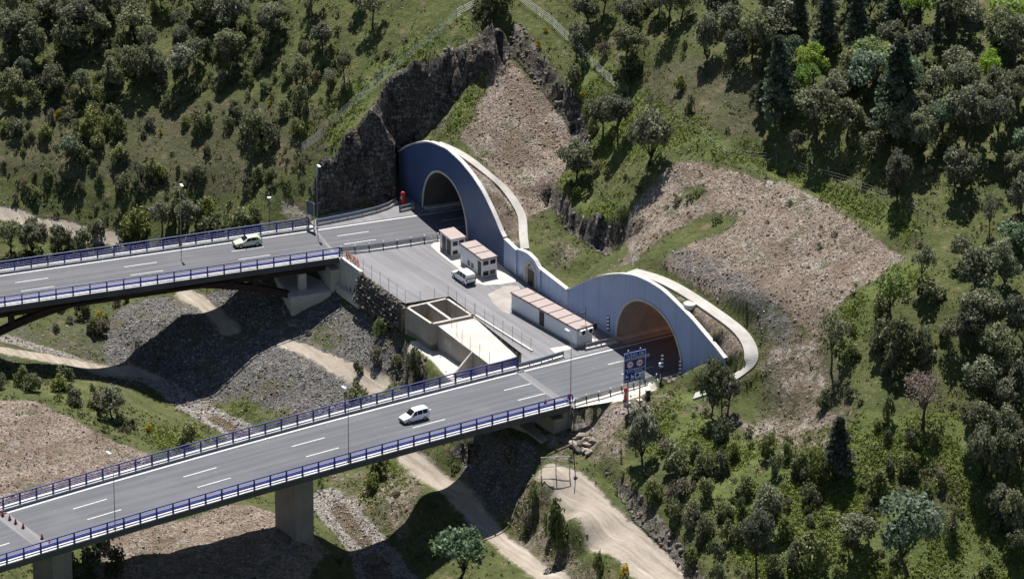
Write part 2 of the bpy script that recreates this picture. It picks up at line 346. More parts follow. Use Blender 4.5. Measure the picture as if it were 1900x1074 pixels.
Z_PTH = ribbon([(-60,392),(0,394),(60,412),(120,424),(200,447),(215,450)], 2.2)
Z_PTH = np.maximum(Z_PTH, ribbon([(340,543),(375,565),(405,592),(430,612)], 2.6))
Z_PTH = np.maximum(Z_PTH, ribbon([(-60,640),(0,648),(60,660),(150,676),(235,690),(290,705)], [2.2,2.2,2.4,2.6,3,2]))
Z_PTH = np.maximum(Z_PTH, ribbon([(525,636),(570,650),(640,686),(705,722)], [2.4,2.8,3.2,3.2]))
Z_PTH = np.maximum(Z_PTH, ribbon([(755,848),(800,882),(842,908),(885,960),(905,985),(960,1028),(1040,1080),(1100,1130)], 3.0))
Z_PTH = np.maximum(Z_PTH, ribbon([(1016,868),(1054,892),(1108,950),(1163,1010),(1224,1065),(1278,1130)], [3.2,4.8,5.8,6,6.4,6.6]))
Z_PTH = np.maximum(Z_PTH, ribbon([(575,402),(545,392),(525,385)], 1.6)*.8)
Z_CON = np.maximum(ribbon([(762,640),(800,650),(845,692),(870,712)], [1.5,2.6,3.0,3]), zone([(1120,738),(1215,706),(1228,716),(1165,742),(1135,748)], soft=1))
HT = HT-rel*calm*.9*np.clip(Z_PTH, 0, 1)*~flat
_m = np.clip(blur(Z_PTH, 2)*1.3, 0, 1)*~flat; HT = HT*(1-_m)+blur(HT, 8)*_m
Z_GRN = zone([(830,245),(850,190),(905,115),(922,108),(900,160),(870,215),(855,245)],
             [(1020,365),(1040,330),(1130,300),(1220,290),(1400,305),(1700,455),(1690,400),(1500,320),(1300,230),(1180,170),(1090,90),(1060,130),(1100,200),(1100,260),(1060,300),(1050,380),(1100,408),(1150,430),(1150,370)],
             [(1500,600),(1570,560),(1700,480),(1720,520),(1600,620),(1540,650)],
             [(280,800),(360,800),(390,815),(330,845),(290,830)], [(590,890),(700,870),(760,850),(780,890),(700,945),(620,925)], [(410,740),(500,775),(540,770),(450,730)],
             [(930,960),(1000,880),(1030,930),(980,985)], [(1140,800),(1230,740),(1330,720),(1330,850),(1230,850)], [(1250,830),(1900,800),(1960,1100),(1400,1100),(1300,900)],
             [(540,240),(620,200),(700,110),(860,20),(880,60),(760,120),(690,190),(640,250),(590,305)], soft=5)
Z_WET = ribbon([(395,775),(430,795),(455,812)], 1.6)
Z_WET = np.maximum(Z_WET, ribbon([(625,940),(650,975),(680,1010)], 2.0))
Z_WET = np.maximum(Z_WET, ribbon([(690,1035),(705,1075),(720,1110)], 3.4))
Z_ROK = np.clip(STEEP*1.3, 0, 1)
Z_ROK = np.maximum(Z_ROK, zone([(1140,872),(1190,922),(1250,985),(1300,1055),(1320,1100),(1285,1088),(1236,1022),(1176,968),(1138,900)], soft=1))
Z_ROK = np.maximum(Z_ROK, zone([(595,325),(645,268),(695,215),(720,165),(785,125),(865,82),(918,45),(918,70),(870,150),(840,195),(800,240),(758,265),(745,300),(735,365),(600,390)], soft=1))
_bd = np.full(HT.shape, 1e9)
for P2, w in BENCH: _bd = np.minimum(_bd, seg_dist(MX, MY, P2)-w/2)
CLEAR = np.clip((_bd-.25)/.8, 0, 1)*np.clip((seg_dist(MX, MY, [WALL_LINE[0]+UF*3.5]+WALL_LINE[1:])-1.3)/1.5, 0, 1)
Z_ROK = np.maximum(Z_ROK, zone([(1010,340),(1055,386),(1100,416),(1146,436),(1130,474),(1090,456),(1050,426),(1010,372)], [(952,32),(985,67),(1020,117),(1064,172),(1087,217),(1096,257),(1070,285),(1062,247),(1045,217),(1000,162),(955,107),(938,72)], soft=1))
Z_ROK *= CLEAR
Z_DRY = zone([(-60,180),(200,210),(400,180),(560,200),(640,210),(560,330),(430,360),(200,330),(-60,320)], [(1180,130),(1300,100),(1420,160),(1420,260),(1260,240)], [(1440,640),(1540,640),(1600,760),(1500,860),(1400,760)], [(1640,880),(1760,860),(1800,960),(1700,960)], soft=6)

def new_obj(name, me, parent=None, mat=None):
    o = bpy.data.objects.new(name, me); COL.objects.link(o)
    if parent is not None: o.parent = parent
    if mat is not None:
        me.materials.clear()
        for mm in (mat if isinstance(mat, (list, tuple)) else [mat]): me.materials.append(mm)
    return o
def build_ground():
    V = np.stack([MX.ravel(), MY.ravel(), HT.ravel()], 1)
    for o, U, prof in ((F0, UF, TOP_F), (FE, UM, TOP_M), (N0, UN, TOP_N)):     # the sheet meets the back of the wall cleanly
        q_ = V[:,:2]-o[:2]; u_ = q_ @ U[:2]; n_ = np.array([-U[1], U[0]]); d_ = q_ @ n_
        k_ = (u_ > prof[0][0]+.2) & (u_ < prof[-1][0]) & (d_ > .2) & (d_ < .80); V[k_,:2] -= (d_[k_]-.25)[:,None]*n_
    I = np.arange(NX*NY).reshape(NY, NX)
    q = np.stack([I[:-1,:-1], I[:-1,1:], I[1:,1:], I[1:,:-1]], -1).reshape(-1, 4)
    zq = HT.ravel()[q]; span = zq.max(1)-zq.min(1); cut = np.zeros(len(q), bool)
    for o, U, prof, e0, e1 in ((F0, UF, TOP_F, .2, 0), (FE, UM, TOP_M, 0, 0), (N0, UN, TOP_N, 0, .2)):   # the sheet is cut along the wall, which stands in the cut
        q_ = np.stack([MX.ravel()-o[0], MY.ravel()-o[1]], 1); u_ = q_ @ U[:2]; d_ = q_ @ np.array([-U[1], U[0]])
        sg_ = np.where((o is N0) & (u_ > 15.9), np.sign(d_-.2), np.where(flat.ravel(), -1, 1)); side_ = np.where((u_ > prof[0][0]+e0-.3) & (u_ < prof[-1][0]-e1+.3) & (np.abs(d_) < 1.2), sg_, 0)[q]
        cut |= (side_.max(1) > 0) & (side_.min(1) < 0) & (span > .5)
    q = q[~cut]
    me = bpy.data.meshes.new("ground")
    me.vertices.add(len(V)); me.vertices.foreach_set("co", V.astype(np.float32).ravel())
    me.loops.add(len(q)*4); me.loops.foreach_set("vertex_index", q.astype(np.int32).ravel())
    me.polygons.add(len(q)); me.polygons.foreach_set("loop_start", (np.arange(len(q))*4).astype(np.int32))
    me.polygons.foreach_set("use_smooth", np.ones(len(q), bool))
    me.update(); me.validate()
    one = np.ones(NX*NY)
    for nm, chans in (("cover_a", (Z_RUB, Z_GRY, Z_PTH, Z_ROK)), ("cover_b", (Z_GRN, Z_STR, Z_CON, Z_WET)), ("cover_c", (Z_DRY, STEEP, STEEP*0, STEEP*0))):
        at_ = me.attributes.new(nm, 'FLOAT_COLOR', 'POINT')
        at_.data.foreach_set("color", np.stack([c_.ravel() for c_ in chans], 1).astype(np.float32).ravel())
    return me

# ---------------------------------------------------------------- materials
class NT:
    def __init__(s, name):
        s.m = bpy.data.materials.new(name); s.m.use_nodes = True
        s.t = s.m.node_tree; s.b = s.t.nodes["Principled BSDF"]; s.b.inputs["Roughness"].default_value = 0.85
        s.b.inputs["Specular IOR Level"].default_value = 0.25
        s.co = s.t.nodes.new("ShaderNodeTexCoord").outputs["Object"]
    def L(s, a, b): s.t.links.new(a, b)
    def val(s, x, sock):
        if hasattr(x, "is_linked") or isinstance(x, bpy.types.NodeSocket): s.L(x, sock)
        else: sock.default_value = (*x, 1) if isinstance(x, tuple) and len(x) == 3 and sock.type == 'RGBA' else x
    def noise(s, scale, detail=4, rough=.55, vec=None, col=False):
        n = s.t.nodes.new("ShaderNodeTexNoise"); n.inputs["Scale"].default_value = scale
        n.inputs["Detail"].default_value = detail; n.inputs["Roughness"].default_value = rough
        s.L(vec or s.co, n.inputs["Vector"]); return n.outputs["Color" if col else "Fac"]
    def voro(s, scale, feat='F1', out="Distance", vec=None):
        n = s.t.nodes.new("ShaderNodeTexVoronoi"); n.feature = feat; n.inputs["Scale"].default_value = scale
        s.L(vec or s.co, n.inputs["Vector"]); return n.outputs[out]
    def scale(s, v, vec=None):
        n = s.t.nodes.new("ShaderNodeMapping"); n.inputs["Scale"].default_value = v; s.L(vec or s.co, n.inputs["Vector"]); return n.outputs[0]
    def math(s, op, a, b=0.0, clamp=False):
        n = s.t.nodes.new("ShaderNodeMath"); n.operation = op; n.use_clamp = clamp
        s.val(a, n.inputs[0]); s.val(b, n.inputs[1]); return n.outputs[0]
    def step(s, x, lo, hi):
        n = s.t.nodes.new("ShaderNodeMapRange"); n.interpolation_type = 'SMOOTHSTEP'
        s.val(x, n.inputs[0]); n.inputs[1].default_value = lo; n.inputs[2].default_value = hi; return n.outputs[0]
    def mix(s, f, a, b):
        n = s.t.nodes.new("ShaderNodeMix"); n.data_type = 'RGBA'
        s.val(f, n.inputs[0]); s.val(a, n.inputs[6]); s.val(b, n.inputs[7]); return n.outputs[2]
    def ramp(s, x, stops):
        n = s.t.nodes.new("ShaderNodeValToRGB"); e = n.color_ramp.elements
        while len(e) < len(stops): e.new(0.5)
        for el, (p, c) in zip(e, stops): el.position = p; el.color = (*c, 1)
        s.val(x, n.inputs[0]); return n.outputs[0]
    def attr(s, name):
        n = s.t.nodes.new("ShaderNodeAttribute"); n.attribute_name = name; return n
    def rgb(s, col):
        n = s.t.nodes.new("ShaderNodeSeparateColor"); s.L(col, n.inputs[0]); return n.outputs
    def bump(s, h, strength=.5, dist=.1):
        n = s.t.nodes.new("ShaderNodeBump"); n.inputs["Strength"].default_value = strength; n.inputs["Distance"].default_value = dist
        s.L(h, n.inputs["Height"]); s.L(n.outputs[0], s.b.inputs["Normal"]); return n
    def color(s, c): s.val(c, s.b.inputs["Base Color"])

def ground_material():
    n = NT("hillside")
    a, b, c = n.attr("cover_a"), n.attr("cover_b"), n.attr("cover_c")
    A = n.rgb(a.outputs["Color"]); B = n.rgb(b.outputs["Color"]); Cc = n.rgb(c.outputs["Color"])
    n0 = n.noise(.055, 5); n1 = n.noise(.22, 6, .6); n2 = n.noise(1.1, 6, .65); n3 = n.noise(4.5, 4, .7); n4 = n.noise(.5, 5, .6)
    rag = n.math('ADD', n.math('MULTIPLY', n.math('SUBTRACT', n1, .5), .9), n.math('MULTIPLY', n.math('SUBTRACT', n2, .5), .75))
    rag = n.math('ADD', rag, n.math('MULTIPLY', n.math('SUBTRACT', n3, .5), .35))
    def mask(sock, w=.10, r=1.0, shift=.5):
        return n.step(n.math('ADD', sock, n.math('MULTIPLY', rag, r)), shift-w, shift+w)
    mixn = n.math('ADD', n.math('MULTIPLY', n1, .55), n.math('MULTIPLY', n2, .45))
    olive = n.ramp(mixn, [(.30, (.032,.044,.012)), (.44, (.078,.096,.026)), (.56, (.125,.138,.042)), (.70, (.195,.172,.082))])
    green = n.ramp(mixn, [(.28, (.046,.068,.016)), (.44, (.105,.142,.034)), (.58, (.165,.195,.058)), (.74, (.25,.235,.105))])
    dry = n.ramp(mixn, [(.28, (.042,.043,.020)), (.45, (.080,.078,.038)), (.58, (.125,.108,.064)), (.72, (.20,.155,.105))])
    col = n.mix(mask(B[0], .22, .8), olive, green)
    col = n.mix(n.math('MULTIPLY', mask(Cc[0], .25, .9), .85), col, dry)
    # fine grass mottling
    col = n.mix(n.math('MULTIPLY', n.step(n3, .40, .62), .55), n.mix(.55, col, (.03,.036,.012)), col)
    # bare reddish soil patches and scattered pale stones
    soil = n.mix(n3, (.13,.085,.055), (.27,.19,.135))
    col = n.mix(n.math('MULTIPLY', n.step(n4, .58, .70), .6), col, soil)
    cell = n.rgb(n.voro(4.2, 'F1', "Color")); cd_ = n.voro(4.2)
    cell2 = n.rgb(n.voro(9.0, 'F1', "Color"))
    sp = n.math('MULTIPLY', n.step(cell[0], .93, .95), n.step(cd_, .30, .20))
    col = n.mix(n.math('MULTIPLY', sp, .6), col, (.38,.34,.30))
    # rubble
    shade = n.math('ADD', n.math('MULTIPLY', cell[0], .5), n.math('ADD', n.math('MULTIPLY', cell2[1], .35), n.math('MULTIPLY', n3, .3)))
    rub = n.ramp(shade, [(.18, (.100,.076,.056)), (.45, (.192,.148,.115)), (.72, (.292,.232,.185)), (1.0, (.50,.43,.365))])
    ug = n.t.nodes.new('ShaderNodeMapping'); ug.inputs['Rotation'].default_value = (0, 0, R(-40)); n.L(n.co, ug.inputs['Vector']); ug2 = n.t.nodes.new('ShaderNodeMapping'); ug2.inputs['Scale'].default_value = (.09, .75, .1); n.L(ug.outputs[0], ug2.inputs['Vector']); gul = n.noise(1.0, 6, .65, vec=ug2.outputs[0])
    rub = n.mix(n.math('MULTIPLY', n.step(gul, .52, .66), .55), rub, n.mix(n3, (.085,.062,.045), (.16,.122,.09))); rub = n.mix(n.math('MULTIPLY', n.step(gul, .46, .34), .35), rub, (.36,.30,.24))
    rub = n.mix(n.math('MULTIPLY', n.step(n.noise(.13, 5, .6), .45, .62), .55), rub, n.mix(n3, (.10,.068,.048), (.19,.135,.10)))
    rub = n.mix(n.math('MULTIPLY', n.step(n1, .52, .66), .8), rub, n.ramp(shade, [(.2, (.12,.10,.085)), (.5, (.25,.22,.19)), (.9, (.48,.44,.40))]))
    mr = mask(A[0], .16, 1.05); 
    tuft = n.step(n.math('ADD', n.math('MULTIPLY', n4, .6), n.math('MULTIPLY', n1, .4)), .53, .61)
    mr2 = n.math('MULTIPLY', mr, n.math('SUBTRACT', 1.0, n.math('MULTIPLY', tuft, .75)))
    col = n.mix(mr2, col, rub)
    gry = n.ramp(shade, [(.18, (.038,.036,.035)), (.45, (.088,.083,.079)), (.72, (.150,.142,.133)), (1.0, (.34,.32,.30))])
    gry = n.mix(n.math('MULTIPLY', n.step(n1, .5, .66), .7), gry, n.mix(n3, (.085,.07,.05), (.17,.14,.105)))
    mg = mask(A[1], .16, 1.1)
    col = n.mix(n.math('MULTIPLY', mg, n.math('SUBTRACT', 1.0, n.math('MULTIPLY', tuft, .8))), col, gry)
    stc = n.ramp(shade, [(.18, (.08,.068,.056)), (.42, (.18,.158,.135)), (.68, (.28,.255,.225)), (.95, (.50,.47,.43))])
    ms = mask(B[1], .16, .95); col = n.mix(ms, col, stc)
    pth = n.mix(n.noise(.7, 6, .7), (.24,.20,.16), (.38,.33,.27))
    pth = n.mix(n.math('MULTIPLY', n.step(n3, .52, .70), .35), pth, (.20,.17,.135)); pth = n.mix(n.math('MULTIPLY', n.step(n2, .58, .70), .35), pth, (.19,.18,.11))
    sg = n.t.nodes.new('ShaderNodeMapping'); sg.inputs['Rotation'].default_value = (0, 0, R(55)); n.L(n.co, sg.inputs['Vector']); sg2 = n.t.nodes.new('ShaderNodeMapping'); sg2.inputs['Scale'].default_value = (.10, 1.5, .1); n.L(sg.outputs[0], sg2.inputs['Vector']); rut = n.noise(1.0, 5, .7, vec=sg2.outputs[0])
    pth = n.mix(n.math('MULTIPLY', n.step(rut, .52, .62), .6), pth, (.185,.16,.125)); pth = n.mix(n.math('MULTIPLY', n.step(rut, .44, .36), .5), pth, (.50,.45,.38)); pth = n.mix(n.math('MULTIPLY', sp, .5), pth, (.5,.46,.4))
    mp = mask(A[2], .2, 1.1); col = n.mix(mp, col, pth)
    sc = n.scale((.9, .9, .35)); rk1 = n.noise(.9, 8, .7, vec=sc); rk2 = n.noise(1.3, 5, .7, vec=n.scale((.5, .5, 2.2)))
    rk3 = n.noise(3.2, 6, .75, vec=n.scale((1, 1, .6))); rkm = n.math('ADD', n.math('MULTIPLY', n.math('ADD', rk1, rk2), .27), n.math('MULTIPLY', rk3, .46))
    rock = n.ramp(rkm, [(.40, (.016,.015,.016)), (.47, (.060,.053,.050)), (.52, (.13,.112,.097)), (.585, (.46,.41,.36))])  # dark stops carry the cutting's shade, pale stop its facets catching the sun
    gm = n.t.nodes.new('ShaderNodeNewGeometry'); gs = n.t.nodes.new('ShaderNodeSeparateXYZ'); n.L(gm.outputs['True Normal'], gs.inputs[0])
    ledge = n.math('MULTIPLY', n.step(gs.outputs[2], .42, .72), n.step(n2, .38, .56)); rock = n.mix(n.math('MULTIPLY', ledge, .8), rock, n.mix(n.step(n1, .42, .58), (.36,.315,.265), (.11,.125,.04)))  # upward facets: dust and grass, plus a painted pale tone of sunlit tops
    rock = n.mix(n.math('MULTIPLY', n.step(n1, .5, .62), .5), rock, n.mix(n3, (.07,.052,.038), (.21,.165,.125)))
    mk = n.step(n.math('ADD', a.outputs["Alpha"], n.math('MULTIPLY', rag, .6)), .42, .62)
    col = n.mix(mk, col, rock)
    con = n.mix(n.noise(1.5, 6, .6), (.40,.36,.31), (.58,.54,.48)); col = n.mix(n.step(B[2], .3, .6), col, con)
    wet = n.step(n.math('ADD', b.outputs["Alpha"], n.math('MULTIPLY', rag, .7)), .42, .58)
    col = n.mix(n.math('MULTIPLY', wet, .85), col, n.mix(n2, (.06,.038,.018), (.16,.105,.05)))
    n.color(col)
    n.val(n.math('SUBTRACT', .95, n.math('MULTIPLY', wet, .72)), n.b.inputs["Roughness"])
    stony = n.math('MAXIMUM', n.math('MAXIMUM', mr, mg), n.math('MAXIMUM', ms, mk))
    h = n.math('ADD', n.math('MULTIPLY', n3, .5), n.math('MULTIPLY', n2, .9))
    h = n.math('ADD', h, n.math('MULTIPLY', stony, n.math('ADD', n.math('MULTIPLY', cell[1], .35), n.math('MULTIPLY', cell2[0], .2))))
    h = n.math('ADD', h, n.math('MULTIPLY', mk, n.math('ADD', n.math('MULTIPLY', rk1, 2.0), n.math('MULTIPLY', rk3, 2.5))))
    h = n.math('MULTIPLY', h, n.math('SUBTRACT', 1.0, n.math('MULTIPLY', n.math('MAXIMUM', mp, n.step(B[2], .3, .6)), .85)))
    n.bump(h, .9, .45)
    return n.m

def simple(name, col, rough=.7, var=.12, sc=1.2, metal=0.0, spec=.3, bump=0.0):
    n = NT(name); c2 = tuple(v*(1-var*2.2) for v in col)
    f = n.step(n.math('ADD', n.math('MULTIPLY', n.noise(sc, 6, .6), .6), n.math('MULTIPLY', n.noise(sc*6, 4, .6), .4)), .3, .68)
    n.color(n.mix(f, c2, col)); n.b.inputs["Roughness"].default_value = rough
    n.b.inputs["Metallic"].default_value = metal; n.b.inputs["Specular IOR Level"].default_value = spec
    if bump: n.bump(n.noise(sc*8, 5), bump, .03)
    return n.m
def concrete(name, col, streak=.5):
    n = NT(name)
    big = n.noise(.35, 6, .65); fine = n.noise(5, 5, .6)
    st = n.noise(1.6, 5, .6, vec=n.scale((1, 1, .12)))
    c = n.mix(n.step(big, .32, .7), tuple(v*.74 for v in col), col)
    c = n.mix(n.math('MULTIPLY', n.step(st, .5, .72), streak), c, tuple(v*.52 for v in col))
    c = n.mix(n.math('MULTIPLY', n.step(fine, .5, .75), .22), c, tuple(v*.6 for v in col))
    n.color(c); n.b.inputs["Roughness"].default_value = .9; n.bump(fine, .25, .03); return n.m
def asphalt(name, col, az):
    n = NT(name); mp = n.t.nodes.new("ShaderNodeMapping"); mp.inputs["Rotation"].default_value = (0, 0, -az)
    n.L(n.co, mp.inputs["Vector"]); ma = n.t.nodes.new("ShaderNodeMapping"); ma.inputs["Scale"].default_value = (.035, 1.1, 1); n.L(mp.outputs[0], ma.inputs["Vector"])
    lane = n.noise(1.0, 4, .55, vec=ma.outputs[0]); big = n.noise(.12, 5); fine = n.noise(9, 4, .7)
    c = n.mix(n.step(lane, .35, .68), tuple(v*.80 for v in col), tuple(v*1.08 for v in col))
    c = n.mix(n.math('MULTIPLY', n.step(big, .45, .7), .35), c, tuple(v*1.28 for v in col))
    c = n.mix(n.math('MULTIPLY', n.step(fine, .55, .8), .4), c, tuple(v*.7 for v in col))
    mb_ = n.t.nodes.new("ShaderNodeMapping"); mb_.inputs["Scale"].default_value = (.12, .6, 1); n.L(mp.outputs[0], mb_.inputs["Vector"])
    blot = n.noise(1.0, 6, .7, vec=mb_.outputs[0]); c = n.mix(n.math('MULTIPLY', n.step(blot, .56, .68), .35), c, tuple(v*1.45 for v in col)); c = n.mix(n.math('MULTIPLY', n.step(blot, .40, .30), .4), c, tuple(v*.6 for v in col))
    sp_ = n.step(n.voro(.55), .07, .03); c = n.mix(n.math('MULTIPLY', sp_, .6), c, (.34,.33,.32))
    n.color(c); n.b.inputs["Roughness"].default_value = .88; n.bump(fine, .3, .02); return n.m
def cladding(name, col, az):
    """painted metal panels with thin joints"""
    n = NT(name)
    w = n.t.nodes.new("ShaderNodeMapping"); w.inputs["Rotation"].default_value = (0, 0, -az); n.L(n.co, w.inputs["Vector"])
    sx = n.t.nodes.new("ShaderNodeSeparateXYZ"); n.L(w.outputs[0], sx.inputs[0])
    def joint(v, p, t):
        f = n.math('FRACT', n.math('DIVIDE', v, p)); return n.math('LESS_THAN', f, t)
    j = n.math('MAXIMUM', joint(sx.outputs[0], 3.6, .022), n.math('MULTIPLY', joint(sx.outputs[2], 1.2, .035), .4))
    big = n.noise(.25, 4); st = n.noise(1.2, 4, vec=n.scale((1, 1, .08)))
    c = n.mix(n.step(big, .3, .7), tuple(v*.88 for v in col), col)
    st2 = n.noise(3.5, 5, .7, vec=n.scale((1, 1, .05)))
    c = n.mix(n.math('MULTIPLY', n.step(st, .46, .72), .30), c, tuple(v*.62 for v in col))
    c = n.mix(n.math('MULTIPLY', n.step(st2, .54, .72), .22), c, (.30,.29,.28))
    low = n.math('MULTIPLY', n.step(sx.outputs[2], 1.6, .1), n.step(n.noise(1.1, 5, .7), .38, .62)); c = n.mix(n.math('MULTIPLY', low, .45), c, (.13,.12,.11))
    c = n.mix(n.math('MULTIPLY', j, .6), c, tuple(v*.3 for v in col))
    n.color(c); n.b.inputs["Roughness"].default_value = .38; n.b.inputs["Specular IOR Level"].default_value = .45; return n.m
def paint(name, col, rough=.3):
    n = NT(name); d = n.noise(3, 4)
    n.color(n.mix(n.step(d, .4, .75), col, tuple(v*.85 for v in col))); n.b.inputs["Roughness"].default_value = rough
    n.b.inputs["Specular IOR Level"].default_value = .5; n.b.inputs["Coat Weight"].default_value = .4; return n.m
def plain(name, col, rough=.5, emit=0.0):
    n = NT(name); n.color(n.mix(n.noise(7, 3), tuple(v*.85 for v in col), col)); n.b.inputs["Roughness"].default_value = rough
    if emit: n.b.inputs["Emission Color"].default_value = (*col, 1); n.b.inputs["Emission Strength"].default_value = emit
    return n.m
AZ_W = math.atan2(UF[1], UF[0])
M = dict(
    ground=ground_material(),
    asphalt_near=asphalt("asphalt near", (.108,.111,.121), R(33)), asphalt_far=asphalt("asphalt far", (.110,.110,.119), R(22)),
    asphalt_yard=asphalt("asphalt yard", (.180,.177,.182), R(-57)), patch=concrete("dusty asphalt", (.34,.31,.28), .2),
    line=simple("road paint", (.60,.60,.59), .7, .18, 3.0), kerb=concrete("kerb concrete", (.60,.585,.56), .2),
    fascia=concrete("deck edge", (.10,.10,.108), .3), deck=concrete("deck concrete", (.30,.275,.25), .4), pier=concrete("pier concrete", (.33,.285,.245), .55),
    pale=concrete("pale concrete", (.56,.52,.46), .3), wing=concrete("wing wall concrete", (.60,.57,.52), .35), tank=concrete("tank concrete", (.42,.375,.32), .6),
    slab=concrete("roof slab", (.54,.495,.44), .08), steel=simple("weathering steel", (.050,.026,.020), .75, .2, 1.0),
    blue=simple("blue steel paint", (.020,.030,.20), .42, .12, 3, spec=.5), blue_toplit=simple("blue steel beam", (.085,.125,.48), .4, .12, 3, spec=.5),  # beam copy of the blue, lightened for light falling on its top
    galv=simple("galvanised steel", (.42,.44,.46), .42, .12, 4, metal=.55, spec=.5), dark=simple("dark steel", (.045,.047,.052), .5, .1, 4),
    pole=simple("pole steel", (.24,.245,.255), .5, .1, 4), lampw=simple("lamp shell", (.80,.80,.80), .4, .04, 4),
    portal_f=cladding("far portal cladding", (.060,.100,.21), AZ_W), portal_n=cladding("near portal cladding", (.25,.335,.53), math.atan2(UN[1], UN[0])), portal_m=cladding("link wall cladding", (.36,.45,.63), math.atan2(UM[1], UM[0])),  # one cladding; reflected hill and sky light put into each wall's blue
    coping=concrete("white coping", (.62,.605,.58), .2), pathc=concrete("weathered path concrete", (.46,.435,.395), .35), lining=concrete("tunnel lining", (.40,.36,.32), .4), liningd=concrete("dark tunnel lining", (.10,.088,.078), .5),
    white=simple("white render", (.66,.67,.70), .7, .05, 1.0), roof=simple("roof board", (.345,.282,.262), .8, .08, 1.5), brown=simple("brown trim", (.075,.042,.035), .6, .1, 3),
    door=simple("brown door", (.045,.03,.026), .5, .1, 3), glass=plain("dark glazing", (.02,.022,.028), .12), black=simple("black plastic", (.02,.02,.022), .5, .1, 4),
    red=simple("red enamel", (.50,.035,.025), .45, .08, 4), orange=simple("orange net", (.62,.19,.085), .7, .1, 4),
    sign=simple("sign blue", (.012,.045,.36), .45, .03, 3), signw=plain("sign white", (.80,.81,.83), .5), signback=simple("sign back", (.10,.115,.135), .5, .08, 3),
    rock=None, carwhite=paint("white car paint", (.80,.80,.79)), carsilver=paint("silver white car paint", (.70,.71,.70)), cargreen=paint("pale green car paint", (.50,.56,.40)),
    tyre=simple("tyre rubber", (.018,.018,.019), .8, .1, 6), rim=simple("alloy rim", (.35,.36,.37), .35, .05, 6, metal=.6), tail=plain("red lens", (.40,.015,.012), .25), head=plain("clear lens", (.70,.72,.74), .15),
    bark=None)
def stone_material(name, stops, sc=1.0):
    n = NT(name); oi = n.t.nodes.new("ShaderNodeObjectInfo").outputs["Random"]
    v = n.math('ADD', n.math('MULTIPLY', n.noise(sc*2.0, 6, .65), .7), n.math('MULTIPLY', oi, .3))
    n.color(n.ramp(v, stops)); n.b.inputs["Roughness"].default_value = .92; n.bump(n.noise(sc*6, 6, .7), .6, .08); return n.m
M['rock'] = stone_material("rough stone", [(.30, (.09,.075,.06)), (.5, (.25,.205,.165)), (.72, (.47,.405,.34))])
M['wallstone'] = stone_material("wall stone", [(.30, (.045,.04,.035)), (.5, (.15,.13,.11)), (.72, (.34,.30,.26))], 1.5)
M['bark'] = stone_material("bark", [(.3, (.020,.016,.013)), (.5, (.055,.042,.034)), (.75, (.11,.09,.075))], 2.0)

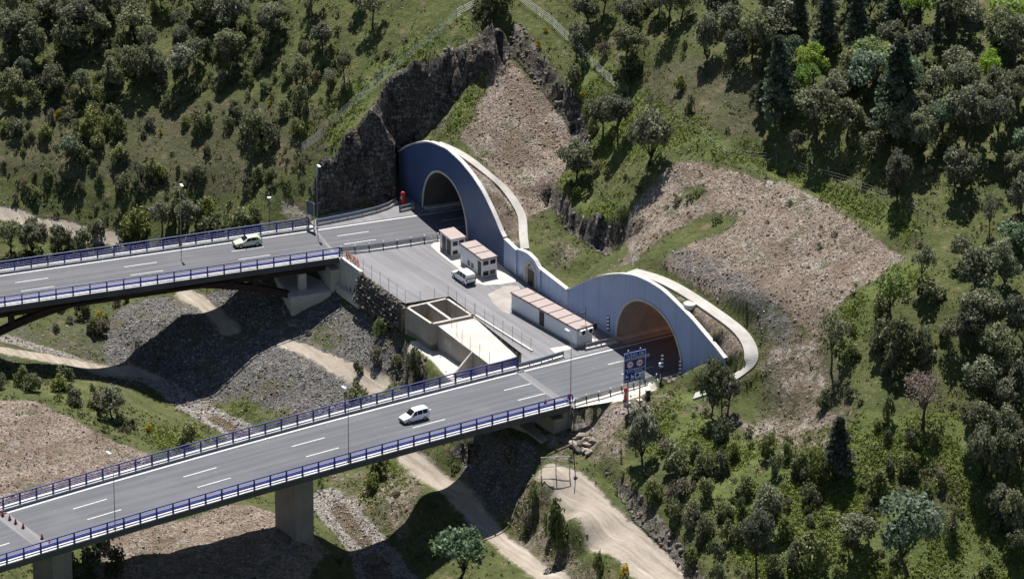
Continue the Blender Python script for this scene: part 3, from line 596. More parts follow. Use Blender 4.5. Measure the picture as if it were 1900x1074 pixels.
# ---------------------------------------------------------------- mesh helpers
class MB:
    def __init__(s): s.v = []; s.f = []; s.m = []
    def add(s, vs, fs, mi=0):
        o = len(s.v); s.v += [tuple(map(float, p)) for p in vs]; s.f += [tuple(i+o for i in f) for f in fs]; s.m += [mi]*len(fs)
    def box(s, c, ax, size, mi=0):
        """box with centre c, axes ax (3 vectors) and full sizes"""
        c = np.asarray(c, float); ax = [np.asarray(a, float)*(d/2) for a, d in zip(ax, size)]
        vs = [c+sx*ax[0]+sy*ax[1]+sz*ax[2] for sz in (-1, 1) for sx, sy in ((-1,-1),(1,-1),(1,1),(-1,1))]
        s.add(vs, [(3,2,1,0),(4,5,6,7),(0,1,5,4),(1,2,6,5),(2,3,7,6),(3,0,4,7)], mi)
    def prism(s, poly, z0, z1, mi=0):
        n = len(poly); vs = [(p[0], p[1], z0 if np.isscalar(z0) else z0[i]) for i, p in enumerate(poly)]+[(p[0], p[1], z1 if np.isscalar(z1) else z1[i]) for i, p in enumerate(poly)]
        a = sum(poly[i][0]*poly[(i+1)%n][1]-poly[(i+1)%n][0]*poly[i][1] for i in range(n))
        fs = [(i, (i+1)%n, (i+1)%n+n, i+n) for i in range(n)]; fs += [tuple(range(n, 2*n)), tuple(range(n-1, -1, -1))]
        if a < 0: fs = [tuple(reversed(f)) for f in fs]
        s.add(vs, fs, mi)
    def tube(s, path, r, k=6, mi=0, caps=True):
        path = [np.asarray(p, float) for p in path]; n = len(path); rs = [r]*n if np.isscalar(r) else list(r); vs = []
        ref = np.array([0, 0, 1.0]) if abs((path[-1]-path[0])[2]) < .8*np.linalg.norm(path[-1]-path[0]) else np.array([1.0, 0, 0])
        for i, p in enumerate(path):
            t = path[min(i+1, n-1)]-path[max(i-1, 0)]; t = t/(np.linalg.norm(t)+1e-9)
            a = np.cross(t, ref); a /= np.linalg.norm(a)+1e-9; b = np.cross(t, a)
            vs += [p+rs[i]*(math.cos(2*math.pi*j/k)*a+math.sin(2*math.pi*j/k)*b) for j in range(k)]
        fs = [(i*k+j, i*k+(j+1)%k, (i+1)*k+(j+1)%k, (i+1)*k+j) for i in range(n-1) for j in range(k)]
        if caps: fs += [tuple(range(k-1, -1, -1)), tuple((n-1)*k+j for j in range(k))]
        s.add(vs, fs, mi)
    def strip(s, A, B, mi=0):
        n = len(A); s.add(list(A)+list(B), [(i, i+1, n+i+1, n+i) for i in range(n-1)], mi)
    def mesh(s, name, smooth=False):
        me = bpy.data.meshes.new(name); me.from_pydata(s.v, [], s.f)
        me.polygons.foreach_set("material_index", s.m)
        if smooth: me.polygons.foreach_set("use_smooth", [True]*len(s.f))
        me.update(); return me
    def build(s, name, mat, parent=None, smooth=False, bevel=0.0, origin=None):
        if origin is None and parent is None and s.v:
            a = np.array(s.v); origin = np.array([a[:,0].mean(), a[:,1].mean(), a[:,2].min()])
        if origin is None and parent is not None: origin = np.array(parent.location)
        if origin is None: origin = np.zeros(3)
        s.v = [tuple(np.array(p)-origin) for p in s.v]
        o = new_obj(name, s.mesh(name, smooth), parent, mat)
        if parent is None: o.location = origin
        if bevel:
            b = o.modifiers.new("bevel", 'BEVEL'); b.width = bevel; b.segments = 2; b.limit_method = 'ANGLE'
        return o
Zv = np.array([0, 0, 1.0])
def tag(o, label=None, cat=None, group=None, kind=None):
    if label: o["label"] = label
    if cat: o["category"] = cat
    if group: o["group"] = group
    if kind: o["kind"] = kind
    return o
def thing(name, loc, label, cat, group=None, rz=0.0):
    o = bpy.data.objects.new(name, None); COL.objects.link(o); o.location = tuple(map(float, loc)); o.rotation_euler = (0, 0, rz)
    o.empty_display_size = .3
    return tag(o, label, cat, group)
def copy_tree(o, parent=None):
    c = o.copy(); COL.objects.link(c)
    if parent is not None: c.parent = parent
    for ch in o.children: copy_tree(ch, c)
    return c

# ---------------------------------------------------------------- ground sheet
g = new_obj("ground", build_ground(), None, M['ground']); tag(g, kind="structure")

# ---------------------------------------------------------------- road lines
class Road:
    def __init__(s, pts, ext0, ext1):
        p = np.array([at(*q)[:2] for q in pts]); d = p[-1]-p[0]; d /= np.linalg.norm(d); e = np.array([-d[1], d[0]])
        x = (p-p[0]) @ d; y = (p-p[0]) @ e; co = np.polyfit(x, y, 2 if len(pts) > 3 else 1)
        xs = np.arange(x[0], x[-1]+.01, 1.0); ys = np.polyval(co, xs); dc = np.polyder(co)
        L = [p[0]+d*a+e*b for a, b in zip(xs, ys)]
        t0 = d+e*np.polyval(dc, xs[0]); t0 /= np.linalg.norm(t0); t1 = d+e*np.polyval(dc, xs[-1]); t1 /= np.linalg.norm(t1)
        L = [L[0]-t0*k for k in np.arange(ext0, 0, -2.0)]+L+[L[-1]+t1*k for k in np.arange(2, ext1, 2.0)]
        s.p = np.array(L); s.s = np.concatenate([[0], np.cumsum(np.hypot(*np.diff(s.p, axis=0).T))])
        tg = np.gradient(s.p, axis=0); s.t = tg/np.linalg.norm(tg, axis=1)[:, None]
    def fr(s, u):
        x, y = np.interp(u, s.s, s.p[:,0]), np.interp(u, s.s, s.p[:,1]); tx, ty = np.interp(u, s.s, s.t[:,0]), np.interp(u, s.s, s.t[:,1])
        l = math.hypot(tx, ty); return np.array([x, y, 0.0]), np.array([tx/l, ty/l, 0.0]), np.array([ty/l, -tx/l, 0.0])
    def pt(s, u, t=0.0, z=0.0):
        p, a, n = s.fr(u); return p+n*t+Zv*z
    def st(s, q):
        """station and offset of a world point"""
        d = np.hypot(s.p[:,0]-q[0], s.p[:,1]-q[1]); i = int(np.argmin(d)); p, a, n = s.fr(s.s[i]); v = np.array([q[0]-p[0], q[1]-p[1], 0.0])
        return float(s.s[i]+v @ a), float(v @ n)
    def px(s, px_, py_, z=0.0): return s.st(at(px_, py_, z))
    def sweep(s, mb, sec, s0, s1, step=2.0, closed=True, mi=0):
        us = np.linspace(s0, s1, max(2, int(abs(s1-s0)/step)+1)); k = len(sec)
        vs = [s.pt(u, t, z) for u in us for t, z in sec]; n = len(us)
        fs = [(i*k+j, (i+1)*k+j, (i+1)*k+(j+1)%k, i*k+(j+1)%k) for i in range(n-1) for j in range(k if closed else k-1)]
        if closed: fs += [tuple(range(k)), tuple((n-1)*k+j for j in range(k-1, -1, -1))]
        mb.add(vs, fs, mi)
NR = Road([(9.7,951),(270,876),(540,801),(800,731),(963,689.5),(1126,651)], 50, 74)
FR = Road([(0,511.5),(337,463),(560,431),(681,413),(770,400.5)], 40, 70)

# ---------------------------------------------------------------- roads, markings, yard
def sweep_obj(road, name, sec, s0, s1, mat, parent=None, step=2.0, closed=True):
    mb = MB(); road.sweep(mb, sec, s0, s1, step, closed); return mb.build(name, mat, parent)
def sheet(road, name, t0, t1, z, s0, s1, mat):
    mb = MB(); us = np.linspace(s0, s1, max(2, int((s1-s0)/2)+1))
    mb.strip([road.pt(u, t1, z) for u in us], [road.pt(u, t0, z) for u in us]); return mb.build(name, mat)
JN, JF = 129.7, 87.6                                           # deck ends
EN, EF = NR.s[-1], FR.s[-1]
tag(sheet(NR, "road", -.55, 11.97, 0.0, 0, EN, M['asphalt_near']), kind="structure")
tag(sheet(FR, "road", -.5, 10.15, 0.0, 0, EF, M['asphalt_far']), kind="structure")
mb = MB()
for t in (0.0, 11.25): 
    us = np.linspace(0, EN, 100); mb.strip([NR.pt(u, t+.22, .006) for u in us], [NR.pt(u, t-.08, .006) for u in us])
for t in (3.95, 7.6):
    for k in range(-3, 12):
        u0 = 57.8+16.72*k
        if u0 > 0: mb.strip([NR.pt(u, t+.09, .004) for u in (u0, u0+2.6, u0+5.1)], [NR.pt(u, t-.09, .004) for u in (u0, u0+2.6, u0+5.1)])
for t in (0.0, 9.6): 
    us = np.linspace(0, EF, 90); mb.strip([FR.pt(u, t+.20, .006) for u in us], [FR.pt(u, t-.08, .006) for u in us])
for t in (3.12, 6.25):
    for k in range(-2, 9):
        u0 = 41.4+16.2*k
        if u0 > 0: mb.strip([FR.pt(u, t+.08, .004) for u in (u0, u0+2.4, u0+4.9)], [FR.pt(u, t-.08, .004) for u in (u0, u0+2.4, u0+4.9)])
tag(mb.build("road_markings", M['line']), kind="structure")
# expansion joints
mb = MB()
def crossband(road, u, w, t0, t1, z, mi): mb.strip([road.pt(u-w/2, t0, z), road.pt(u-w/2, t1, z)], [road.pt(u+w/2, t0, z), road.pt(u+w/2, t1, z)], mi)
crossband(NR, JN, 1.1, -.5, 11.9, .006, 0); crossband(NR, JN+.12, .12, -.5, 11.9, .010, 1); crossband(NR, JN-.22, .10, -.5, 11.9, .010, 1); crossband(NR, JN-.62, .16, -.5, 11.9, .010, 2)
j0 = NR.px(44, 985)[0]
crossband(NR, j0, 1.9, -.5, 11.9, .006, 2); crossband(NR, j0+.85, .16, -.5, 11.9, .010, 1)
crossband(FR, JF, .5, -.5, 10.1, .006, 0)
tag(mb.build("joint_strips", [M['asphalt_yard'], M['dark'], M['slab']]), kind="structure")
yard = MB(); yp = [(p[0], p[1]) for p in FLAT]; yard.add([(p[0], p[1], -.06) for p in yp], [tuple(range(len(yp)))])
yo = yard.build("yard", M['asphalt_yard']); tag(yo, kind="structure")
def patch(name, px_, z, mat):
    q = [at(x, y, z) for x, y in px_]; mb = MB(); a = sum(q[i][0]*q[(i+1)%len(q)][1]-q[(i+1)%len(q)][0]*q[i][1] for i in range(len(q)))
    if a < 0: q = q[::-1]
    mb.add(q, [tuple(range(len(q)))]); return tag(mb.build(name, mat), kind="structure")
patch("pavement", [(799,456),(815,471),(832,484),(849,497),(866,511),(884,525),(900,529),(930,527),(957,523),(957,517),(925,487),(868,446),(845,436),(815,440)], -.03, M['slab'])
patch("dusty_ground", [(905,546),(935,531),(962,530),(968,541),(950,552),(946,583),(931,577),(915,562)], -.045, M['patch'])
patch("verge", [(1030,655),(1086,640),(1110,630),(1090,626),(1055,640),(1020,646)], -.04, M['pale'])
patch("verge", [(1066,747),(1150,722),(1215,702),(1224,712),(1160,738),(1130,746),(1068,756)], -.03, M['pale'])

# ---------------------------------------------------------------- bridges
def bridge(road, label, s0, s1, tf, tn, kt):
    e = thing("road_bridge", road.pt(s1, (tf+tn)/2, -.7), label, "bridge")
    sweep_obj(road, "deck", [(tf,-.03),(tn,-.03),(tn,-.62),(tn-1.9,-.85),(tn-3.4,-1.7),(tf+3.4,-1.7),(tf+1.9,-.85),(tf,-.62)], s0, s1, M['deck'], e)
    sweep_obj(road, "kerb", [(tf,-.02),(tf,.28),(tf+kt,.28),(tf+kt,-.02)], s0, s1, M['kerb'], e)
    sweep_obj(road, "kerb", [(tn-kt,-.02),(tn-kt,.28),(tn,.28),(tn,-.02)], s0, s1, M['kerb'], e)
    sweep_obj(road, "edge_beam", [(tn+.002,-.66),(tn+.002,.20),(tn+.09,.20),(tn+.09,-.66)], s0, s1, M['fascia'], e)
    return e
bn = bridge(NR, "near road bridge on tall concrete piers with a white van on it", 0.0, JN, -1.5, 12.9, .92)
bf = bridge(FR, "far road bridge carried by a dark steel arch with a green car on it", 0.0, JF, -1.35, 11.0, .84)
def st_box(mb, road, s0, s1, t0, t1, z0, z1, mi=0):
    mb.prism([road.pt(s0, t0)[:2], road.pt(s0, t1)[:2], road.pt(s1, t1)[:2], road.pt(s1, t0)[:2]], z0, z1, mi)
pc = NR.st(at(548, 1000, -11.0))
for ds in (0.0, -37.0):
    mb = MB(); st_box(mb, NR, pc[0]+ds, pc[0]+ds+2.9, pc[1]-5.2, pc[1], -19, -1.7); st_box(mb, NR, pc[0]+ds-.03, pc[0]+ds+2.93, pc[1]-5.23, pc[1]+.03, -3.75, -3.62)
    mb.build("pier", M['pier'], bn)
mb = MB(); st_box(mb, NR, JN-2.2, JN+2.0, -1.4, 12.4, -7.5, -1.72); st_box(mb, NR, JN-.6, JN+2.0, -1.4, 12.4, -1.71, -.12); st_box(mb, NR, JN-4.5, JN-2.2, 3.5, 12.9, -9, -4.1)
mb.build("abutment", M['pier'], bn)
mb = MB(); mb.prism([NR.pt(JN+.1, 12.5)[:2], NR.pt(JN+.1, 12.9)[:2], NR.pt(JN+9.5, 12.9)[:2], NR.pt(JN+9.5, 12.5)[:2]], [-7.5,-7.5,-3,-3], -.05)
mb.build("wing_wall", M['pier'], bn)
# steel arch under the far deck
mb = MB()
ribs = [on_plane(FR.pt(40, 9.0), FR.pt(84, 9.0), *q) for q in [(0,623),(84,582),(168,556),(253,542),(337,535),(404,534),(472,540),(526,549)]]
rs = [FR.st(q)[0] for q in ribs]; co = np.polyfit(rs, [q[2] for q in ribs], 2)
SP = FR.st(on_plane(FR.pt(40, 9.0), FR.pt(84, 9.0), 537, 552))[0]; apex = -co[1]/(2*co[0])
for t in (2.2, 9.0):
    mb = MB(); us = np.linspace(2*apex-SP, SP, 60); zz = np.polyval(co, us); top = np.minimum(zz+1.05, -1.72)
    for a, b in zip(range(59), range(1, 60)):
        vs = [FR.pt(us[i], t+dt, zv) for i in (a, b) for dt, zv in ((-.45, zz[i]), (.45, zz[i]), (.45, top[i]), (-.45, top[i]))]
        mb.add(vs, [(0,1,5,4),(1,2,6,5),(2,3,7,6),(3,0,4,7)])
    mb.build("arch_rib", M['steel'], bf)
    for px_ in (18, 428, 472):
        u = FR.st(on_plane(FR.pt(40, 9.0), FR.pt(84, 9.0), px_, 520))[0]; mb = MB(); st_box(mb, FR, u-.4, u+.4, t-.4, t+.4, float(np.polyval(co, u))+.9, -1.7)
        mb.build("column", M['steel'], bf)
for t in (2.2, 8.6):
    mb = MB(); FR.sweep(mb, [(t-.5,-1.71),(t+.5,-1.71),(t+.5,-2.35),(t-.5,-2.35)], 0, JF-1.5); mb.build("girder", M['steel'], bf)
u0 = SP-.4
mb = MB(); st_box(mb, FR, u0, u0+6.2, .5, 11.2, -12, -4.9)
vs = mb.v
mb.v = [(p[0]-(0.0), p[1], p[2]) for p in vs]
mb.build("foundation", M['pale'], bf, bevel=.25)
uc = FR.st(on_plane(FR.pt(40, 8.6), FR.pt(84, 8.6), 559, 528))[0]
for t in (2.2, 8.9):
    mb = MB(); st_box(mb, FR, uc-.55, uc+.55, t-.45, t+.45, -5.2, -2.36); mb.build("pier", M['pale'], bf)
mb = MB(); st_box(mb, FR, JF-1.3, JF+1.2, -1.2, 10.9, -7, -1.72); st_box(mb, FR, JF+.05, JF+1.2, -1.2, 10.9, -1.71, -.12); mb.build("abutment", M['pale'], bf)

def railing(road, s0, s1, t, tb, label, far, zb=.28):
    e = thing("bridge_railing", road.pt((s0+s1)/2, t, zb), label, "railing")
    n = int(round((s1-s0)/2.5)); h = zb+1.34
    us = [s0+(s1-s0)*i/n for i in range(n+1)]
    for u in us:
        p, a, nn = road.fr(u); mb = MB(); c = p+nn*t
        w0, w1 = .30, .20
        q = [c+a*sx*.085+nn*sy*w0/2+Zv*(zb if not far else zb-.02) for sx, sy in ((-1,-1),(1,-1),(1,1),(-1,1))]+[c+a*sx*.065+nn*sy*w1/2+Zv*h for sx, sy in ((-1,-1),(1,-1),(1,1),(-1,1))]
        mb.add(q, [(3,2,1,0),(4,5,6,7),(0,1,5,4),(1,2,6,5),(2,3,7,6),(3,0,4,7)]); mb.build("post", M['blue'], e)
    mb = MB(); mb.tube([road.pt(u, t, h+.05) for u in np.linspace(s0-(.1), s1, 2*n)]+([road.pt(s1+.35, t, h-.10), road.pt(s1+.42, t, h-.5), road.pt(s1+.42, t, zb)] if not far else []), .10, 8); mb.build("top_rail", M['blue'], e, smooth=True)
    if far:
        for z in (.40, .66, .96):
            mb = MB(); mb.tube([road.pt(u, t-.10, zb+z-.1) for u in np.linspace(s0, s1, 2*n)], .065, 6); mb.build("rail", M['blue'], e, smooth=True)
    else:
        for z in (.42, .70):
            mb = MB(); road.sweep(mb, [(tb-.05, z), (tb+.05, z+.04), (tb+.05, z+.20), (tb-.05, z+.25)], s0, s1, 2.5); mb.build("beam", M['blue_toplit'], e)
    return e
railing(NR, 0.6, JN+.2, 12.66, 12.30, "blue railing along the camera side of the near bridge", False)
railing(NR, 0.6, JN+.2, -1.08, -.9, "blue railing on the valley side of the near bridge, beyond the white van", True)
railing(FR, 0.4, JF+.1, 10.78, 10.42, "blue railing along the camera side of the far arch bridge", False)
railing(FR, 0.4, JF-.6, -1.02, -.8, "blue railing on the hillside edge of the far bridge, behind the green car", True)

# ---------------------------------------------------------------- portals and tunnels
def ell(u, c, a, h, e=2.15): 
    x = abs((u-c)/a); return h*max(0.0, 1-x**e)**(1/e) if x < 1 else 0.0
def wall_piece(name, o, U, prof, mat, label, opening=None, foot=-1.2, t=.22, cop=.52):
    us0 = [p[0] for p in prof]; zs0 = [p[1] for p in prof]
    e = thing(name, wpt(o, U, (us0[0]+us0[-1])/2, 0, 0), label, "tunnel portal" if opening else "wall")
    us = list(np.linspace(us0[0], us0[-1], 70))
    if len(us0) > 3:                                            # smooth profile through the surveyed points
        zf = np.interp(us, us0, zs0); k = np.array([1,2,3,2,1])/9.0; zz = np.pad(zf, 2, mode='edge')
        if opening: zf = np.convolve(zz, k, 'valid')
    else: zf = np.interp(us, us0, zs0)
    prof2 = (us, zf)
    if opening:
        c, a, h = opening; us = sorted(set(us+[c-a, c+a]+[c+a*math.sin(x) for x in np.linspace(-math.pi/2, math.pi/2, 41)]))
    front, top, back = MB(), None, None
    mb = MB()
    for u0, u1 in zip(us[:-1], us[1:]):
        if u1-u0 < 1e-6: continue
        zt = [float(np.interp(u, *prof2)) for u in (u0, u1)]; zb = [foot, foot]
        if opening and (u0+u1)/2 > c-a and (u0+u1)/2 < c+a: zb = [ell(u, c, a, h) for u in (u0, u1)]
        f = [wpt(o, U, u0, 0, zb[0]), wpt(o, U, u1, 0, zb[1]), wpt(o, U, u1, 0, zt[1]), wpt(o, U, u0, 0, zt[0])]
        b = [wpt(o, U, u0, t, zb[0]), wpt(o, U, u1, t, zb[1]), wpt(o, U, u1, t, zt[1]), wpt(o, U, u0, t, zt[0])]
        mb.add(f+b, [(0,1,2,3),(5,4,7,6),(3,2,6,7),(0,4,5,1)])
    for u, fl in ((us[0], 0), (us[-1], 1)):
        z = float(np.interp(u, *prof2)); q = [wpt(o, U, u, 0, foot), wpt(o, U, u, 0, z), wpt(o, U, u, t, z), wpt(o, U, u, t, foot)]
        mb.add(q, [(0,1,2,3) if fl == 0 else (3,2,1,0)])
    mb.build("wall_face", mat, e)
    mb = MB(); cs = np.linspace(us0[0]-.05, us0[-1]+.05, 80)
    for u0, u1 in zip(cs[:-1], cs[1:]):
        z0, z1 = float(np.interp(u0, *prof2)), float(np.interp(u1, *prof2))
        vs = [wpt(o, U, u, b, z+dz) for u, z in ((u0, z0), (u1, z1)) for b, dz in ((-.12, .005), (-.12, .20), (cop, .20), (cop, -.4))]
        mb.add(vs, [(0,1,5,4)[::-1],(1,2,6,5)[::-1],(2,3,7,6)[::-1],(3,0,4,7)[::-1]])
    mb.build("coping", M['coping'], e)
    return e
def opening_of(P0, P1): return float(np.linalg.norm((P1-P0)[:2]))
uR_F = uz(F0, F1, 867, 440)[0]
OPF = (uR_F/2-.1, uR_F/2+.1, 7.75); OPN = (opening_of(N0, N1)/2, opening_of(N0, N1)/2+.05, 8.1)
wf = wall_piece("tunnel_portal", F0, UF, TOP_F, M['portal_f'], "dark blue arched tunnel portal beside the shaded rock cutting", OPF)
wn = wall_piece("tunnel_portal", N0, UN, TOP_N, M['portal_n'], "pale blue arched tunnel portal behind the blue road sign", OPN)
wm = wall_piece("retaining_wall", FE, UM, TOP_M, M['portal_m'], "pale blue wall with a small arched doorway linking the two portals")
# small arched doorway in the link wall
def arch_panel(o, U, c, a, h, back, name, mat, parent, base=-.05):
    mb = MB(); xs = np.linspace(-1, 1, 25); pts = [wpt(o, U, c+a*x, back, base+max(.05, h*math.sqrt(max(0, 1-x*x))*.45+h*.55) if abs(x) < .999 else base) for x in xs]
    n = len(pts); mb.add(pts, [tuple(range(n))]); q = [p+np.array([-U[1], U[0], 0])*.05 for p in pts]; mb.add(q, [tuple(range(n-1, -1, -1))])
    mb.add(pts+q, [(i, i+n, i+n+1, i+1) for i in range(n-1)]); return mb.build(name, mat, parent)
dc = uz(FE, NS, 984, 520)[0]
arch_panel(FE, UM, dc, 1.75, 3.5, -.06, "door_surround", M['pale'], wm); arch_panel(FE, UM, dc, 1.35, 2.75, -.12, "door_recess", M['lining'], wm)
mb = MB(); p = wpt(FE, UM, dc+.35, -.17, 1.15); mb.box(p, [UM, np.array([-UM[1], UM[0], 0]), Zv], (1.5, .05, 2.3)); mb.build("door", M['black'], wm)
for k in range(2):
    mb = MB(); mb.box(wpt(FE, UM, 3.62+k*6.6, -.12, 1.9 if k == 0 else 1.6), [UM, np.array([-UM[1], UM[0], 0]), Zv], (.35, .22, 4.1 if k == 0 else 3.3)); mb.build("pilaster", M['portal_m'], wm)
mb = MB(); mb.tube([wpt(FE, UM, dc+.1, -.14, 3.1), wpt(FE, UM, dc+.1, -.5, 3.05)], .10, 8); mb.build("wall_light", M['dark'], wm)
def tunnel(o, U, op, road, name, label, smax, mat):
    c, a, h = op; d = road.pt(road.s[-1])-road.pt(road.s[-1]-10); d = d/np.linalg.norm(d); e = thing(name, wpt(o, U, c, .6, 0), label, "tunnel")
    mb = MB(); ang = np.linspace(math.pi, 0, 33); ks = np.linspace(0, smax, 18)
    vs = [wpt(o, U, c+(a+.02)*math.copysign(abs(math.cos(x))**(2/2.15), math.cos(x)), .02, -.05+(h+.02)*max(0, math.sin(x))**(2/2.15))+d*k for k in ks for x in ang]
    fs = [(i*33+j, i*33+j+1, (i+1)*33+j+1, (i+1)*33+j) for i in range(len(ks)-1) for j in range(32)]
    mb.add(vs, fs); mb.build("lining", mat, e, smooth=True)
    mb = MB(); mb.add([wpt(o, U, c-a, .05, -.08), wpt(o, U, c+a, .05, -.08), wpt(o, U, c+a, .05, -.08)+d*smax, wpt(o, U, c-a, .05, -.08)+d*smax], [(0,1,2,3)]); mb.build("floor", M['lining'], e)
    for sgn in (-1, 1):
        w = .75 if sgn < 0 else .75
        mb = MB(); q = [wpt(o, U, c+sgn*(a-w), .1, 0), wpt(o, U, c+sgn*(a-.05), .1, 0)]; q += [q[1]+d*(smax-1), q[0]+d*(smax-1)]
        mb.prism([x[:2] for x in q], -.07, .22); mb.build("walkway", M['pale'], e)
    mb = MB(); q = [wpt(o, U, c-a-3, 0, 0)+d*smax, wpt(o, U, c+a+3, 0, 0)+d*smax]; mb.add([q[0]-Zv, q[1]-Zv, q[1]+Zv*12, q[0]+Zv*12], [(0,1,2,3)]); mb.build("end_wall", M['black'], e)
    mb = MB(); n = 36
    for i in range(n):
        x0, x1 = math.pi*(1-i/n), math.pi*(1-(i+1)/n)
        def rp(x, r, b): return wpt(o, U, c+(a+r)*math.copysign(abs(math.cos(x))**(2/2.15), math.cos(x)), b, (h+r)*max(0, math.sin(x))**(2/2.15))
        vs = [rp(x, r, b) for x in (x0, x1) for r, b in ((-.10, -.10), (.22, -.10), (.22, .02), (-.10, .02))]
        mb.add(vs, [(0,1,5,4),(1,2,6,5),(3,0,4,7)])
    mb.build("arch_ring", M['pale'], e)
    return e, d
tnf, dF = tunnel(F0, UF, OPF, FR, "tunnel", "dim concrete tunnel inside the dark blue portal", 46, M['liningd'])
tnn, dN = tunnel(N0, UN, OPN, NR, "tunnel", "orange lit tunnel inside the pale blue portal", 50, M['lining'])
em = NT("lit lamp glass"); em.b.inputs["Emission Color"].default_value = (1, .42, .14, 1); em.b.inputs["Emission Strength"].default_value = 5.0; em.color((.9,.6,.3))
for k in range(6):
    for sg in (-1, 1):
        q = wpt(N0, UN, OPN[0]+sg*2.6, .0, 7.1)+dN*(7+7.5*k)
        mb = MB(); mb.box(q, [dN, np.array([-dN[1], dN[0], 0]), Zv], (1.5, .35, .16)); mb.build("tunnel_lamp", em.m, tnn)
        if sg < 0:
            ld = bpy.data.lights.new("sodium light", 'AREA'); ld.energy = 20; ld.color = (1.0, .40, .13); ld.shape = 'RECTANGLE'; ld.size = 1.2; ld.size_y = 1.2
            lo = bpy.data.objects.new("sodium_light", ld); COL.objects.link(lo); lo.location = tuple(wpt(N0, UN, OPN[0]+1.5, .0, 6.4)+dN*(7+7.5*k)); lo.rotation_euler = Vector((-dN[1]*.95, dN[0]*.95, .12)).to_track_quat('-Z', 'Y').to_euler()

# ---------------------------------------------------------------- concrete drainage paths behind the copings
def band(P2, w, label, mat, th=.5):
    mb = MB(); n = len(P2); E = []
    T_g = np.gradient(P2[:,:2], axis=0); 
    for _ in range(8): T_g[1:-1] = (T_g[:-2]+2*T_g[1:-1]+T_g[2:])/4
    for i in range(n):
        tg_ = T_g[i]/np.linalg.norm(T_g[i]); nn = np.array([tg_[1], -tg_[0], 0]); E.append((P2[i]-nn*w/2, P2[i]+nn*w/2))
    dz = lambda p, z: np.array([p[0], p[1], p[2]+z])
    for (a0, z0), (a1, z1) in (((0, .05), (1, .05)), ((0, -th), (0, .05)), ((1, .05), (1, -th))):
        vs = [dz(e[k], z) for e in E for k, z in ((a0, z0), (a1, z1))]; mb.add(vs, [(2*i, 2*i+2, 2*i+3, 2*i+1)[::-1] for i in range(n-1)])
    for e in (E[0], E[-1]): mb.add([dz(e[0], -th), dz(e[1], -th), dz(e[1], .05), dz(e[0], .05)], [(0, 1, 2, 3)])
    return tag(mb.build("concrete_path", mat, smooth=True), label, "path")
for (P2, w), lb in zip(BENCH, ("pale concrete drainage path curving down behind the dark blue portal", "broad pale concrete path curving round behind the pale blue portal and hooking below it")): band(P2, w, lb, M['pathc'], .4)
mb = MB(); p = ground(1280, 566); mb.tube([p+Zv*(-.4), p+Zv*.3], .9, 14); tag(mb.build("manhole_cover", M['pale'], bevel=.05), "round pale concrete manhole on the slope above the pale portal", "manhole")

